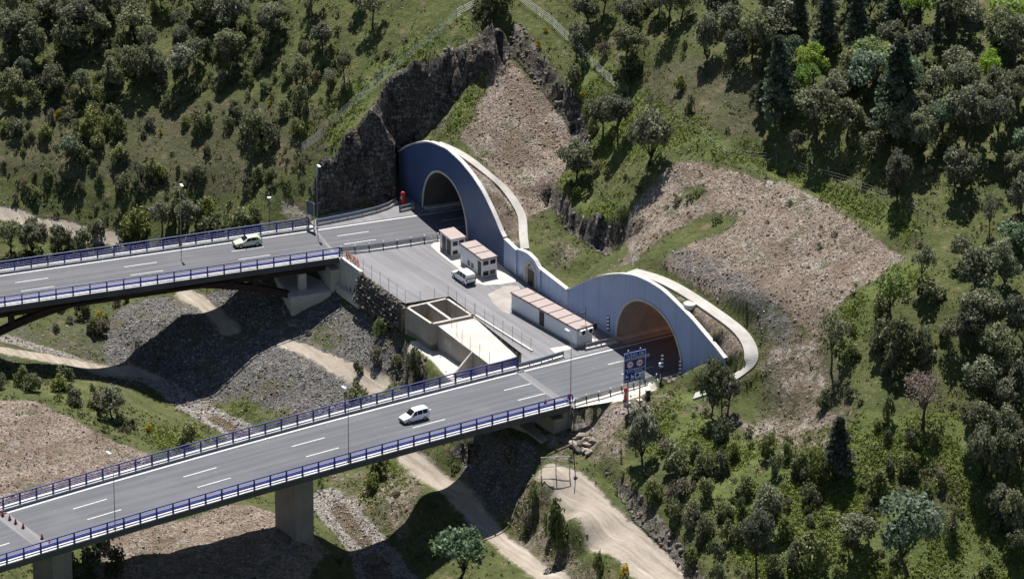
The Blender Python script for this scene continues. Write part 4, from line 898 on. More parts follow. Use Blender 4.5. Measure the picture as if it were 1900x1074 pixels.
# ---------------------------------------------------------------- service buildings
def frame(c0, c1, c2, h):
    a = at(*c0, h); b = at(*c1, h); c = at(*c2, h); ax = (b-a); L = np.linalg.norm(ax); ax /= L; ay = np.array([-ax[1], ax[0], 0.0]); Wd = float((c-b) @ ay); a = a.copy(); a[2] = 0; return a, ax, ay, float(L), max(2.2, Wd)
def building(name, label, corners, h, nroof, doors, windows, rounded=False):
    o, ax, ay, L, Wd = frame(*corners, h); z0 = -.06
    e = thing(name, o+ax*L/2+ay*Wd/2+Zv*z0, label, "service building")
    B = lambda x, y, z: o+ax*x+ay*y+Zv*z
    mb = MB(); i = .14
    mb.prism([B(i,i,0)[:2], B(L-i,i,0)[:2], B(L-i,Wd-i,0)[:2], B(i,Wd-i,0)[:2]], z0, h-.02); mb.build("wall", M['white'], e)
    mb = MB(); mb.prism([B(i-.02,i-.02,0)[:2], B(L-i+.02,i-.02,0)[:2], B(L-i+.02,Wd-i+.02,0)[:2], B(i-.02,Wd-i+.02,0)[:2]], z0-.02, .22); mb.build("plinth", M['pale'], e)
    mb = MB(); mb.prism([B(0,0,0)[:2], B(L,0,0)[:2], B(L,Wd,0)[:2], B(0,Wd,0)[:2]], h-.02, h+.14); r = mb.build("roof", M['brown'] if not rounded else M['roof'], e, bevel=.12 if rounded else .01)
    if nroof:
        for k in range(nroof):
            w = (L-.2)/nroof; mb = MB(); x0 = .1+k*w
            mb.prism([B(x0+.07,.12,0)[:2], B(x0+w-.07,.12,0)[:2], B(x0+w-.07,Wd-.12,0)[:2], B(x0+.07,Wd-.12,0)[:2]], h+.142, h+.17); mb.build("roof_panel", M['roof'], r, origin=np.array(r.location)+np.array(e.location))
            if k:
                mb = MB(); mb.prism([B(x0-.06,.0,0)[:2], B(x0+.06,.0,0)[:2], B(x0+.06,Wd,0)[:2], B(x0-.06,Wd,0)[:2]], h+.143, h+.22); mb.build("roof_seam", M['brown'], r, origin=np.array(e.location))
    def panel(face, x0, x1, za, zb, nm, mat, proud=.03):
        mb = MB()
        if face == 'side': c = B((x0+x1)/2, i-proud/2-.001, (za+zb)/2); mb.box(c, [ax, ay, Zv], (x1-x0, proud, zb-za))
        else: c = B(L-i+proud/2+.001, (x0+x1)/2, (za+zb)/2); mb.box(c, [ay, ax, Zv], (x1-x0, proud, zb-za))
        return mb.build(nm, mat, e)
    for f, x0, x1, za, zb in doors:
        panel(f, x0*(L if f == 'side' else Wd)-.06, x1*(L if f == 'side' else Wd)+.06, za-.02, zb+.08, "door_frame", M['brown'], .02)
        d_ = panel(f, x0*(L if f == 'side' else Wd), x1*(L if f == 'side' else Wd), za, zb, "door", M['door'], .05)
    for f, x0, x1, za, zb in windows:
        q = L if f == 'side' else Wd
        w_ = panel(f, x0*q, x1*q, za, zb, "window", M['brown'], .04)
        ww = MB(); m_ = .05
        if f == 'side': ww.box(B((x0+x1)*q/2, i-.045, (za+zb)/2), [ax, ay, Zv], ((x1-x0)*q-2*m_, .012, zb-za-2*m_))
        else: ww.box(B(L-i+.045, (x0+x1)*q/2, (za+zb)/2), [ay, ax, Zv], ((x1-x0)*q-2*m_, .012, zb-za-2*m_))
        ww.build("pane", M['glass'], w_, origin=np.array(e.location))
    return e, B, L, Wd, ax, ay
bC, BC, LC, WC, axC, ayC = building("service_building", "long low white building with seven pale roof panels beside the near road", ((946.7,544),(1070,614),(1101,604)), 2.42, 7, [('side',.435,.50,.1,2.15)], [])
building("service_building", "white building with three pale roof panels behind the parked white van", ((852,453),(893.8,483.8),(924.4,477)), 2.75, 3, [('side',.80,.93,.1,2.2)], [('side',.34,.44,.45,1.15),('side',.50,.60,.45,1.15),('end',.12,.44,1.85,2.5),('end',.54,.86,1.85,2.5),('end',.12,.44,.25,.9),('end',.54,.86,.25,.9)])
building("service_building", "small white kiosk with a plain rounded roof nearest the dark portal", ((813.9,428),(836.9,446.3),(864.1,439.6)), 2.6, 0, [('side',.24,.50,.1,2.2),('side',.60,.90,.1,2.2)], [('end',.14,.46,1.55,2.25),('end',.14,.46,.25,.85),('end',.55,.86,1.55,2.3)], True)
for k, y in enumerate((.24, .66)):
    mb = MB(); c = BC(LC+.12, WC*y+.25, 1.98); mb.box(c, [ayC, axC, Zv], (.95, .45, .8)); u = mb.build("air_conditioner", M['lampw'], bC, bevel=.03)
    mb = MB(); mb.tube([c+axC*.22, c+axC*.26], .30, 16); mb.build("fan", M['black'], u, origin=np.array(bC.location))

# ---------------------------------------------------------------- tank, roof slab, stone wall, wing wall
cA, cB, cC, cD = at(752,570,.2), at(830,552.5,.2), at(879,585.5,.2), at(800.6,602,.2)
e = thing("concrete_tank", (cA+cB+cC+cD)/4*np.array([1,1,0])+Zv*-3.8, "open concrete tank split in two beside the yard", "tank")
def wall_line(a, b, w, z0, z1, side=0):
    d = (b-a)*np.array([1,1,0]); d /= np.linalg.norm(d); n = np.array([-d[1], d[0], 0]); s0 = -w/2 if side == 0 else (-w if side < 0 else 0); mb = MB()
    mb.prism([(a+n*s0)[:2], (b+n*s0)[:2], (b+n*(s0+w))[:2], (a+n*(s0+w))[:2]], z0, z1); return mb
mE = (cA+cB)/2; mF = (cD+cC)/2-(cC-cD)*.02
cA2 = cA+(cB-cA)*.165; cD_ = cD
wall_line(cA, cB, .36, -3.8, .2, -1).build("wall", M['tank'], e); wall_line(cB-(cC-cB)*.0, cC, .36, -3.81, .202, -1).build("wall", M['tank'], e); wall_line(cC, cD, .36, -3.82, .198, -1).build("wall", M['tank'], e); wall_line(cD, cA, .36, -3.83, .196, -1).build("wall", M['tank'], e)
wall_line(mE, mF, .40, -3.84, .194).build("divider", M['tank'], e)
for a, b, w in ((cA, cB, .37), (cB, cC, .37), (cC, cD, .37), (cD, cA, .37), (mE, mF, .41)):
    mb = wall_line(a, b, w, .2, .2+.045+.004*(w > .40), -1 if w < .40 else 0); mb.build("rim", M['slab'], e)
mb = MB(); mb.prism([q[:2] for q in (cA, cD, cC, cB)], -3.9, -3.0); mb.build("floor", M['tank'], e)
sl = [at(880,587,-.12), at(972,657,-.9), at(908.4,676,-.9), at(876,652,-.62), at(861,641,-.45), at(811,602.8,-.12)]
e = thing("plant_room", np.mean(sl, 0)*np.array([1,1,0])+Zv*-3.8, "sunken concrete plant room with a pale flat roof beside the tank", "building")
mb = MB(); zt = [p[2]-.2 for p in sl]; mb.prism([p[:2] for p in sl], -3.85, zt); mb.build("wall", M['tank'], e)
mb = MB(); cc = np.mean(sl, 0); big = [cc+(p-cc)*1.006 for p in sl]; mb.prism([p[:2] for p in big], [p[2]-.199 for p in sl], [p[2] for p in sl]); mb.build("roof", M['slab'], e)
d = (sl[3]-sl[5])*np.array([1,1,0]); d /= np.linalg.norm(d); nL = np.array([d[1], -d[0], 0]);  nL = nL if nL[1] < 0 else -nL
mb = MB(); a = sl[3]+nL*.02; mb.prism([(a-d*.15)[:2], (a+nL*3.0-d*.15)[:2], (a+nL*3.0+d*.15)[:2], (a+d*.15)[:2]], -3.86, [-.66,-3.3,-3.3,-.66]); mb.build("stair_wall", M['pale'], e)
w0 = sl[5]+(sl[3]-sl[5])*.27
for k in range(2):
    mb = MB(); mb.box(w0*np.array([1,1,0])+d*(k*.85)+nL*.03+Zv*-1.75, [d, nL, Zv], (.75, .05, 1.0)); mb.build("vent_panel", M['slab'], e)
q0, q1 = at(880,584,.1), at(986,650.5,.1)
o = wall_line(q0, q1, .3, -1.6, .12, 1).build("kerb_wall", M['pale'], None); tag(o, "low concrete kerb wall between the sunken roof and the yard", "kerb wall")
q0, q1 = at(631,477,.25), at(669,504.5,.25); mb = wall_line(q0, q1, .45, -4.6, .25, 1); d = (q1-q0)*np.array([1,1,0]); d /= np.linalg.norm(d)
mb2 = wall_line(q0, q1+d*.6, 1.5, -5.2, -3.9); e = thing("wing_wall", (q0+q1)/2*np.array([1,1,0])+Zv*-4.5, "pale concrete wing wall at the end of the far bridge", "wall"); mb.build("wall_panel", M['wing'], e); mb2.build("footing", M['pale'], e)

def rock_mesh(r, seed, sq=(1, 1, .7), sub=2):
    rng = np.random.RandomState(seed); bm = bmesh.new(); bmesh.ops.create_icosphere(bm, subdivisions=sub, radius=1)
    pl = rng.normal(size=(12, 3)); pl /= np.linalg.norm(pl, axis=1)[:, None]; pd = rng.uniform(.45, .8, 12)
    vs = np.array([v.co for v in bm.verts])
    for n_, d_ in zip(pl, pd):
        k = vs @ n_; ov = np.maximum(k-d_, 0); vs -= ov[:, None]*n_
    vs *= np.array(sq)*r; vs += rng.normal(scale=.02*r, size=vs.shape); fs = [tuple(v.index for v in f.verts) for f in bm.faces]; bm.free(); return vs, fs
def rot(v, seed):
    rng = np.random.RandomState(seed); a, b = rng.uniform(0, 6.28), rng.uniform(-.35, .35); ca, sa, cb, sb = math.cos(a), math.sin(a), math.cos(b), math.sin(b)
    return v @ np.array([[ca,-sa,0],[sa,ca,0],[0,0,1]]) @ np.array([[1,0,0],[0,cb,-sb],[0,sb,cb]])
a, b = at(670,507,0), at(752,565,0); d = (b-a)/np.linalg.norm(b-a); n = np.array([d[1], -d[0], 0]); n = n if n[1] < 0 else -n; L = np.linalg.norm(b-a); rng = np.random.RandomState(3); mb = MB()
mb.prism([(a-n*.6)[:2], (a+n*.6)[:2], (b+n*.6)[:2], (b-n*.6)[:2]], -4.6, -.5)
for r_ in range(8):
    for k in range(int(L/.62)):
        v, f = rock_mesh(rng.uniform(.34, .50), rng.randint(1e6), (1.1, .9, .75), 1); v = rot(v, rng.randint(1e6))
        mb.add(v+a+d*(k*.62+rng.uniform(-.2,.2)+.2)+n*(.35+.14*r_+rng.uniform(-.12,.12))+Zv*(.12-.57*r_+rng.uniform(-.12,.12)), f)
tag(mb.build("stone_wall", M['wallstone']), "rough dark stone retaining wall below the asphalt yard", "wall")

# ---------------------------------------------------------------- guardrails, posts, fences
def guardrail(label, px_, z=0.0, h=.82, caps=False, beams=(.42, .74), mat='galv', base=None, step=2.1, th=.16, flip=1):
    pts = [at(x, y, z) for x, y in px_]; cum = np.concatenate([[0], np.cumsum([np.linalg.norm(q-p) for p, q in zip(pts[:-1], pts[1:])])])
    P_ = lambda u: np.array([np.interp(u, cum, [p[i] for p in pts]) for i in range(3)])
    L = cum[-1]; us = np.linspace(0, L, max(3, int(L/1.0))); n = max(2, int(round(L/step))); e = thing("guardrail", P_(L/2), label, "guardrail")
    side = lambda u: (lambda t: np.array([t[1], -t[0], 0])/np.linalg.norm(t[:2]))(P_(min(u+.1, L))-P_(max(u-.1, 0)))
    for k in range(n+1):
        u = L*k/n; p = P_(u); mb = MB(); t = np.array([-side(u)[1], side(u)[0], 0]); mb.box(p+Zv*(h/2-.03)-side(u)*.10*flip, [t, side(u), Zv], (.10, .12, h+.06)); po = mb.build("post", M['dark' if mat == 'galv' else mat], e)
        if caps: mb = MB(); v, f = rock_mesh(.13, 5, (1,1,1), 2); mb.add(v+p+Zv*(h+.28)-side(u)*.10*flip, f); mb.tube([p+Zv*h-side(u)*.1*flip, p+Zv*(h+.25)-side(u)*.1*flip], .03, 5); mb.build("reflector", M['lampw'], po, origin=np.array(e.location))
    for zb in beams:
        mb = MB()
        for u0, u1 in zip(us[:-1], us[1:]):
            vs = [P_(u)+side(u)*o_*flip+Zv*(zb+dz) for u in (u0, u1) for o_, dz in ((.0,-th),(.07,-th*.5),(.02,0),(.07,th*.5),(.0,th),(-.03,0))]
            mb.add(vs, [(j, j+6, (j+1)%6+6, (j+1)%6) for j in range(6)])
        mb.build("beam", M[mat], e)
    if base:
        nb = max(1, int(L/2.1))
        for k in range(nb):
            u0, u1 = L*(k+.02)/nb, L*(k+.98)/nb; mb = MB(); q = [P_(u0)+side(u0)*.35, P_(u1)+side(u1)*.35, P_(u1)-side(u1)*.1, P_(u0)-side(u0)*.1] if base == 'block' else [P_(u0)+side(u0)*.4, P_(u1)+side(u1)*.4, P_(u1)-side(u1)*.4, P_(u0)-side(u0)*.4]
            mb.prism([x[:2] for x in q], -.02, .34 if base == 'block' else .1); mb.build("concrete_block" if base == 'block' else "kerb", M['wing'], e)
    return e
guardrail("double beam guardrail on pale concrete blocks below the dark rock cutting", [(588,417),(625,410),(664,402),(700,393),(722,385),(735,376)], base='block')
guardrail("short double beam guardrail beside the red call post at the dark portal", [(742,392),(768,386)], base='block')
guardrail("silver double beam guardrail on a white kerb between the near bridge and the yard", [(962,685),(1004,674),(1046,661)], base='kerb')
guardrail("short silver guardrail at the right end of the long white building", [(1086,648),(1112,642),(1146,634)], base='kerb')
guardrail("guardrail with white topped posts between the far road and the yard", [(632,470),(680,465),(724,459),(770,452),(812,445)], caps=True, flip=-1)
guardrail("guardrail with white topped posts behind the blue tunnel sign", [(1066,752),(1095,743),(1117,738),(1145,729),(1180,719),(1217,707)], caps=True, flip=-1)

def lamp_post(road, u, t, toward, label, h=10.3):
    p, a, n = road.fr(u); b = p+n*t+Zv*.26; e = thing("street_lamp", b, label, "street lamp", "lamp posts along the roads"); w = n*toward
    mb = MB(); mb.tube([b, b+Zv*h], [.06, .036], 8); mb.build("pole", M['pole'], e, smooth=True)
    mb = MB(); mb.tube([b+Zv*(h-.1), b+Zv*(h+.1)+w*.4, b+Zv*(h+.16)+w*.8], [.045,.04,.035], 6); mb.build("arm", M['pole'], e)
    mb = MB(); mb.box(b+Zv*(h+.16)+w*1.05, [w, a, Zv], (.95, .36, .16)); mb.build("luminaire", M['lampw'], e, bevel=.05)
    mb = MB(); mb.box(b+Zv*.05, [a, n, Zv], (.36, .36, .12)); mb.build("base_plate", M['dark'], e)
for q, lb in (((213,984),"street lamp on the near bridge closest to the row of traffic cones"), ((649.5,862),"street lamp on the near bridge left of the white van"), ((1060,752),"street lamp at the joint of the near bridge left of the blue sign")):
    lamp_post(NR, NR.px(*q)[0], 12.45, -1, lb)
for q, lb in (((336,458),"street lamp on the far bridge left of the green car"), ((587.5,420),"street lamp where the far bridge meets the rock cutting"), ((-150,530),"street lamp on the far bridge beyond the left edge")):
    if q[0] > 0: lamp_post(FR, FR.px(*q)[0], -.95, 1, lb, 9.7)
p = ground(500, 408); e = thing("street_lamp", p, "short lamp post on the slope behind the far bridge railing", "street lamp")
mb = MB(); mb.tube([p-Zv*.3, p+Zv*3.4], .07, 6); mb.build("pole", M['pole'], e); mb = MB(); mb.box(p+Zv*3.5, [np.array([1.,0,0]), np.array([0,1.,0]), Zv], (.6, .35, .3)); mb.build("luminaire", M['lampw'], e, bevel=.05)

def wire_fence(name, label, px_, h, step, z=None, mat='pole', r=.03, wires=3, group=None, wr=.009):
    pts = [ground(*q) if z is None else at(*q, z) for q in px_]; cum = np.concatenate([[0], np.cumsum([np.linalg.norm((q-p)[:2]) for p, q in zip(pts[:-1], pts[1:])])]); L = cum[-1]; n = max(1, int(round(L/step))); e = thing(name, pts[len(pts)//2], label, "fence", group)
    tops = []
    for k in range(n+1):
        u = L*k/n; p = np.array([np.interp(u, cum, [q[i] for q in pts]) for i in range(3)]); 
        if z is None: p[2] = gz(p[0], p[1])
        mb = MB(); mb.tube([p-Zv*.15, p+Zv*h], r, 5); mb.build("post", M[mat], e); tops.append(p)
    for k in range(wires):
        mb = MB(); mb.tube([p+Zv*h*(k+1)/(wires+.1) for p in tops], wr, 3, caps=False); mb.build("wire", M[mat], e)
    return e
wire_fence("wire_fence", "thin post and wire fence along the yard edge above the stone wall", [(674,508),(700,527),(726,546),(752,566)], 2.3, 2.6, 0)
wire_fence("wire_fence", "thin post and wire fence round the open tank", [(752,568),(793,560),(830,551),(856,569),(880,584)], 1.9, 2.3, .2)
wire_fence("wire_fence", "thin post and wire fence along the kerb beside the sunken roof", [(882,585),(905,599),(935,618),(962,634),(985,649)], 1.9, 2.4, .1)
wire_fence("wire_fence", "thin post fence along the low edge of the sunken roof", [(838,606),(861,640),(876,651),(908,675)], 1.9, 2.6, -.4)
wire_fence("wire_fence", "long wire fence on the hilltop above the rock cutting", [(560,283),(600,250),(640,214),(700,160),(760,108),(820,62),(880,18)], 1.5, 3.2, None, 'galv', .035, 5, None, .016)
wire_fence("wire_fence", "long wire fence on the grass above the rubble fan", [(965,4),(1022,46),(1083,102),(1120,146),(1165,178)], 1.5, 3.2, None, 'galv', .035, 5, None, .016)
wire_fence("wire_fence", "wire fence along the grass above the rubble scar", [(1245,240),(1330,282),(1430,300),(1540,335),(1640,370),(1720,410)], 1.4, 4.0)

# ---------------------------------------------------------------- signs and small road furniture
tl, trr, br, bl = (1157.5,656.5), (1197,675), (1194.5,730.5), (1157,711.5)
gL = at(1166.5, 749, 0.0); gR = at(1201, 741, 0.0); sx = (gR-gL); sx[2] = 0; sx /= np.linalg.norm(sx); sn = np.array([sx[1], -sx[0], 0]); sn = sn if sn[1] < 0 else -sn
o3 = on_plane(gL, gR, *bl); w3 = float((on_plane(gL, gR, *trr)-on_plane(gL, gR, *tl))[:2] @ sx[:2]); h3 = on_plane(gL, gR, *tl)[2]-o3[2]
SL = "large blue tunnel information sign on two posts beside the near portal"
e = thing("road_sign", (gL+gR)/2, SL, "road sign")
mb = MB(); cc = o3+sx*w3/2+Zv*h3/2; mb.box(cc, [sx, sn, Zv], (w3, .10, h3)); pn = mb.build("panel", M['sign'], e)
for k, (x, z, wx, hz) in enumerate(((w3/2, .04, w3, .07), (w3/2, h3-.04, w3, .07), (.04, h3/2, .07, h3), (w3-.04, h3/2, .07, h3))):
    mb = MB(); mb.box(o3+sx*x+Zv*z+sn*(.056+.003*(k > 1)), [sx, sn, Zv], (wx, .012, hz)); mb.build("border", M['signw'], pn, origin=np.array(e.location))
mb = MB(); mb.box(o3+sx*w3/2+Zv*h3*.43+sn*.057, [sx, sn, Zv], (w3-.1, .012, .07)); mb.build("divider", M['signw'], pn, origin=np.array(e.location))
for x in (.22, .78):
    b = o3+sx*w3*x; b = np.array([b[0], b[1], 0.0]); mb = MB(); mb.box(b-sn*.12+Zv*((o3[2]+h3)/2+.15), [sx, sn, Zv], (.16, .14, o3[2]+h3+.3)); mb.build("post", M['galv'], e)
    mb = MB(); mb.box(b-sn*.12-Zv*.05, [sx, sn, Zv], (.7, .7, .5)); mb.build("footing", M['pale'], e)
MS = Matrix(((sx[0], 0, sn[0]), (sx[1], 0, sn[1]), (0, 1, 0))).to_4x4()
def text(body, x, z, size, mat, parent, orig, M4=MS, o=o3, ux=sx, un=sn, lift=.062, align='CENTER'):
    cu = bpy.data.curves.new("lettering", 'FONT'); cu.body = body; cu.size = size; cu.align_x = align; cu.align_y = 'CENTER'; cu.extrude = .004; cu.materials.append(mat)
    t = bpy.data.objects.new("lettering", cu); COL.objects.link(t); me = bpy.data.meshes.new_from_object(t); bpy.data.objects.remove(t); me.materials.clear(); me.materials.append(mat)
    t = bpy.data.objects.new("lettering", me); COL.objects.link(t); t.parent = parent; mm = M4.copy(); mm.translation = Vector(o+ux*x+Zv*z+un*lift-orig); t.matrix_local = mm; return t
oe = np.array(e.location)
text("TÚNEL DE", w3/2, h3*.89, .62, M['signw'], pn, oe); text("DESPEÑAPERROS", w3/2, h3*.775, .58, M['signw'], pn, oe)
text("L=1.925m", w3*.5, h3*.36, .60, M['signw'], pn, oe)
def disc(x, z, r, lift, mat, nm, parent, k=24):
    mb = MB(); c = o3+sx*x+Zv*z+sn*lift; mb.tube([c, c+sn*.006], r, k); return mb.build(nm, mat, parent, origin=oe)
for x, tx in ((.28, "100"), (.72, None)):
    ring = disc(w3*x, h3*.595, .60, .06, M['red'], "limit_ring", pn); disc(w3*x, h3*.595, .46, .070, M['signw'], "limit_face", ring)
    if tx: text(tx, w3*x, h3*.595, .42, M['black'], ring, oe, lift=.082)
    else:
        for dx, mt in ((-.17, M['red']), (.17, M['black'])): mb = MB(); mb.box(o3+sx*(w3*x+dx)+Zv*h3*.595+sn*.08, [sx, sn, Zv], (.22, .01, .22)); mb.build("car_symbol", mt, ring, origin=oe)
for k, x in enumerate((.14, .38, .62, .86)):
    mb = MB(); mb.box(o3+sx*w3*x+Zv*h3*.195+sn*.06, [sx, sn, Zv], (.78, .01, .78)); ic = mb.build("pictogram", M['signw'] if k > 1 else M['sign'], pn, origin=oe)
    if k == 0: mb = MB(); c = o3+sx*w3*x+Zv*h3*.195+sn*.07; mb.box(c, [sx, sn, Zv], (.42,.01,.20)); mb.box(c+Zv*.22-sx*.1, [sx, sn, Zv], (.12,.01,.28)); mb.build("symbol", M['signw'], ic, origin=oe)
    if k == 1: mb = MB(); c = o3+sx*w3*x+Zv*h3*.195+sn*.07; mb.box(c-sx*.12, [sx, sn, Zv], (.12,.01,.6)); mb.tube([c+sx*.08-Zv*.12, c+sx*.08-Zv*.12+sn*.008], .2, 16); mb.build("symbol", M['signw'], ic, origin=oe)
    if k == 2: disc(w3*x, h3*.195, .26, .07, M['sign'], "symbol", ic)
    if k == 3: mb = MB(); c = o3+sx*w3*x+Zv*h3*.195+sn*.07; mb.box(c, [sx, sn, Zv], (.5,.01,.14)); mb.box(c-Zv*.25, [sx, sn, Zv], (.6,.01,.08)); mb.build("symbol", M['sign'], ic, origin=oe)
    mb = MB(); mb.box(o3+sx*w3*x+Zv*h3*.075+sn*.06, [sx, sn, Zv], (.6, .01, .10)); mb.build("caption", M['signw'], pn, origin=oe)
def call_post(px_, label):
    p = at(*px_, 0); e = thing("call_post", p, label, "emergency post"); mb = MB(); mb.box(p+Zv*1.0, [np.array([.54,-.84,0]), np.array([.84,.54,0]), Zv], (.55, .5, 1.7)); mb.build("cabinet", M['red'], e, bevel=.06)
    mb = MB(); mb.tube([p+Zv*1.84, p+Zv*2.05], .22, 12); mb.build("beacon", M['red'], e); mb = MB(); mb.box(p+Zv*.05, [np.array([.54,-.84,0]), np.array([.84,.54,0]), Zv], (.7,.65,.2)); mb.build("base", M['dark'], e)
    mb = MB(); mb.box(p+Zv*1.2-np.array([.84,.54,0])*.262, [np.array([.54,-.84,0]), np.array([.84,.54,0]), Zv], (.3,.02,.5)); mb.build("door", M['signw'], e)
call_post((747.5, 380), "red emergency call post beside the dark blue portal"); call_post((1161.5, 744), "red emergency call post behind the left post of the blue sign")
# roadside sign seen from behind on the far road
a, b = at(569.5, 421, 0), at(583, 427, 0); e = thing("road_sign", (a+b)/2, "grey back of a road sign at the end of the far bridge", "road sign"); d = (b-a)/np.linalg.norm(b-a); n = np.array([d[1], -d[0], 0])
for p in (a, b): mb = MB(); mb.box(p+Zv*2.1, [d, n, Zv], (.1, .12, 4.2)); mb.build("post", M['galv'], e)
mb = MB(); mb.box((a+b)/2+Zv*3.15-n*.09, [d, n, Zv], (np.linalg.norm(b-a)+.3, .05, 2.1)); mb.build("panel", M['signback'], e)
def chevron(o, U, u, z0, label, back=-.08, w=.55, h=2.2):
    e = thing("marker_board", wpt(o, U, u, back, z0), label, "marker board", "striped marker boards"); n = np.array([-U[1], U[0], 0]); mb = MB(); mb.box(wpt(o, U, u, back, z0+h/2), [U, n, Zv], (w, .06, h)); mb.build("board", M['black'], e)
    mb = MB()
    for k in range(4):
        zc = z0+.1+k*.55; vs = [wpt(o, U, u+dx, back-.034, zc+dz) for dx, dz in ((-w/2,.0),(w/2,.22),(w/2,.50),(-w/2,.28))]; mb.add(vs, [(0,1,2,3)])
    mb.build("stripes", M['signw'], e)
chevron(N0, UN, uz(N0, UN*10+N0, 1129, 605)[0], .5, "striped marker board on the left jamb of the pale portal")
chevron(N0, UN, OPN[0]+OPN[1]-.25, .3, "striped marker board on the right jamb of the pale portal", -.14)
chevron(N0, UN, OPN[0]+OPN[1]-3.2, .3, "striped marker board standing just left of the right portal jamb", -1.0)
p = at(1225, 714, 0); e = thing("street_lamp", p, "short lamp column right of the blue sign", "street lamp"); mb = MB(); mb.tube([p, p+Zv*3.2], .06, 6); mb.build("pole", M['galv'], e)
mb = MB(); mb.box(p+Zv*3.1-sx*.1, [sx, sn, Zv], (.3, .3, .5)); mb.build("luminaire", M['lampw'], e, bevel=.05); mb = MB(); mb.box(p+Zv*2.2, [sx, sn, Zv], (.25,.25,.8)); mb.build("control_box", M['black'], e)
p = at(1104, 634, 0); e = thing("traffic_signal", p, "black lane signal on a post at the end of the long building", "traffic light"); mb = MB(); mb.tube([p, p+Zv*2.0], .05, 6); mb.build("pole", M['galv'], e); mb = MB(); mb.box(p+Zv*2.45, [sx, sn, Zv], (.38,.3,1.0)); mb.build("signal_head", M['black'], e)
p = BC(LC*.93, WC*.8, 2.72); e = thing("camera_mast", p, "thin camera mast rising from the long building roof", "mast"); mb = MB(); mb.tube([p, p+Zv*2.4], .045, 6); mb.build("pole", M['dark'], e); mb = MB(); mb.box(p+Zv*1.5-sx*.45, [sx, sn, Zv], (.9,.14,.14)); mb.build("camera", M['dark'], e)
p = at(1202, 742, 0); e = thing("control_cabinet", p, "grey cabinet beside the right post of the blue sign", "cabinet"); mb = MB(); mb.box(p+Zv*.8, [sx, sn, Zv], (.55,.45,1.5)); mb.build("cabinet_body", M['dark'], e, bevel=.03); mb = MB(); mb.box(p+Zv*1.58, [sx, sn, Zv], (.65,.55,.08)); mb.build("lid", M['lampw'], e)
# gate across the lower track
ga, gb = ground(1004, 884), ground(1057, 882); e = thing("field_gate", (ga+gb)/2, "grey steel frame gate across the dirt track", "gate"); d = gb-ga
for f in (0, .52, 1.0):
    q = ga+d*f; mb = MB(); mb.tube([q-Zv*.3, q+Zv*2.9], .075, 6); mb.build("post", M['galv'], e)
for z in (2.85, 1.45): mb = MB(); mb.tube([ga+Zv*z, gb+Zv*z], .06, 6); mb.build("rail", M['galv'], e)
p = ground(1068, 886); e = thing("leaning_pole", p, "dark slanted pole right of the track gate", "pole"); mb = MB(); mb.tube([p-Zv*.2, p+Zv*4.3+np.array([-.35,0,0])], .07, 6); mb.build("pole_shaft", M['dark'], e); mb = MB(); mb.tube([p-Zv*.1, p+Zv*.15], .28, 8); mb.build("footing", M['dark'], e)
# orange net on the wing wall
a, b = at(641,476,.1), at(667,494,.1); rng = np.random.RandomState(4); mb = MB(); d = b-a; n = 16
vs = [a+d*i/n+Zv*(z*1.1*(1-.35*abs(math.sin(i*1.1))))+np.array([rng.uniform(-.15,.15), rng.uniform(-.15,.15), 0]) for i in range(n+1) for z in (0, .5, 1)]
mb = MB(); 
for i in range(n):
    for j in range(3): mb.tube([vs[i*3+j], vs[(i+1)*3+j]], .035, 4)
    for j in range(2): mb.tube([vs[i*3+j], vs[(i+1)*3+j+1]], .03, 4); mb.tube([vs[i*3+j], vs[i*3+j+1]], .035, 4)
tag(mb.build("safety_net", M['orange']), "crumpled orange safety net on the yard corner by the far bridge", "safety net")
# traffic cones
def cone_proto():
    e = thing("traffic_cone", (0,0,0), "", "traffic cone", "red cones across the near bridge joint")
    mb = MB(); mb.tube([(0,0,.04),(0,0,.75)], [.20,.045], 12); mb.build("cone", M['red'], e, smooth=True); mb = MB(); mb.tube([(0,0,.36),(0,0,.52)], [.125,.092], 12); mb.build("band", M['signw'], e); mb = MB(); mb.box((0,0,.025), np.eye(3), (.46,.46,.05)); mb.build("base", M['black'], e); return e
cp = cone_proto(); spots = [((5,957),"red cone at the far edge of the left joint, first of the row"),((18,964),"second red cone in the row across the left joint"),((29,971),"third red cone in the row across the left joint"),((43,979),"fourth red cone in the row, before the gap in the left joint"),((78,999),"red cone seen through the railing in the left joint, after the gap"),((92,1012),"red cone nearest the camera on the left joint"),((1012,749),"red cone behind the railing left of the right bridge joint"),((1055,739),"red cone behind the last railing post near the blue sign")]
for k, (q, lb) in enumerate(spots):
    c = cp if k == 0 else copy_tree(cp); c.location = tuple(at(*q, .012)); c["label"] = lb; c.scale = (1,1,1.05)
# stacked boulders beside the abutment
wh = ["topmost pale","upper left long","upper right flat","middle left broad","middle right reddish","middle flat","lower left slab","lower right rounded","lowest left tan","lowest right small","leftmost edge grey","rightmost edge dark"]
bp = [(1080,812),(1071,817),(1092,818),(1069,824),(1091,827),(1081,824),(1073,831),(1087,838),(1078,838),(1093,843),(1062,827),(1100,822)]
for k, (q, w) in enumerate(zip(bp, wh)):
    v, f = rock_mesh(.85 if k < 7 else .7, 50+k, (1.25, .8, .62), 3); mb = MB(); p = ground(*q); mb.add(v+p+Zv*.25, f)
    tag(mb.build("boulder", M['rock']), f"{w} boulder in the stone stack by the bridge abutment", "boulder", "boulders stacked by the abutment")

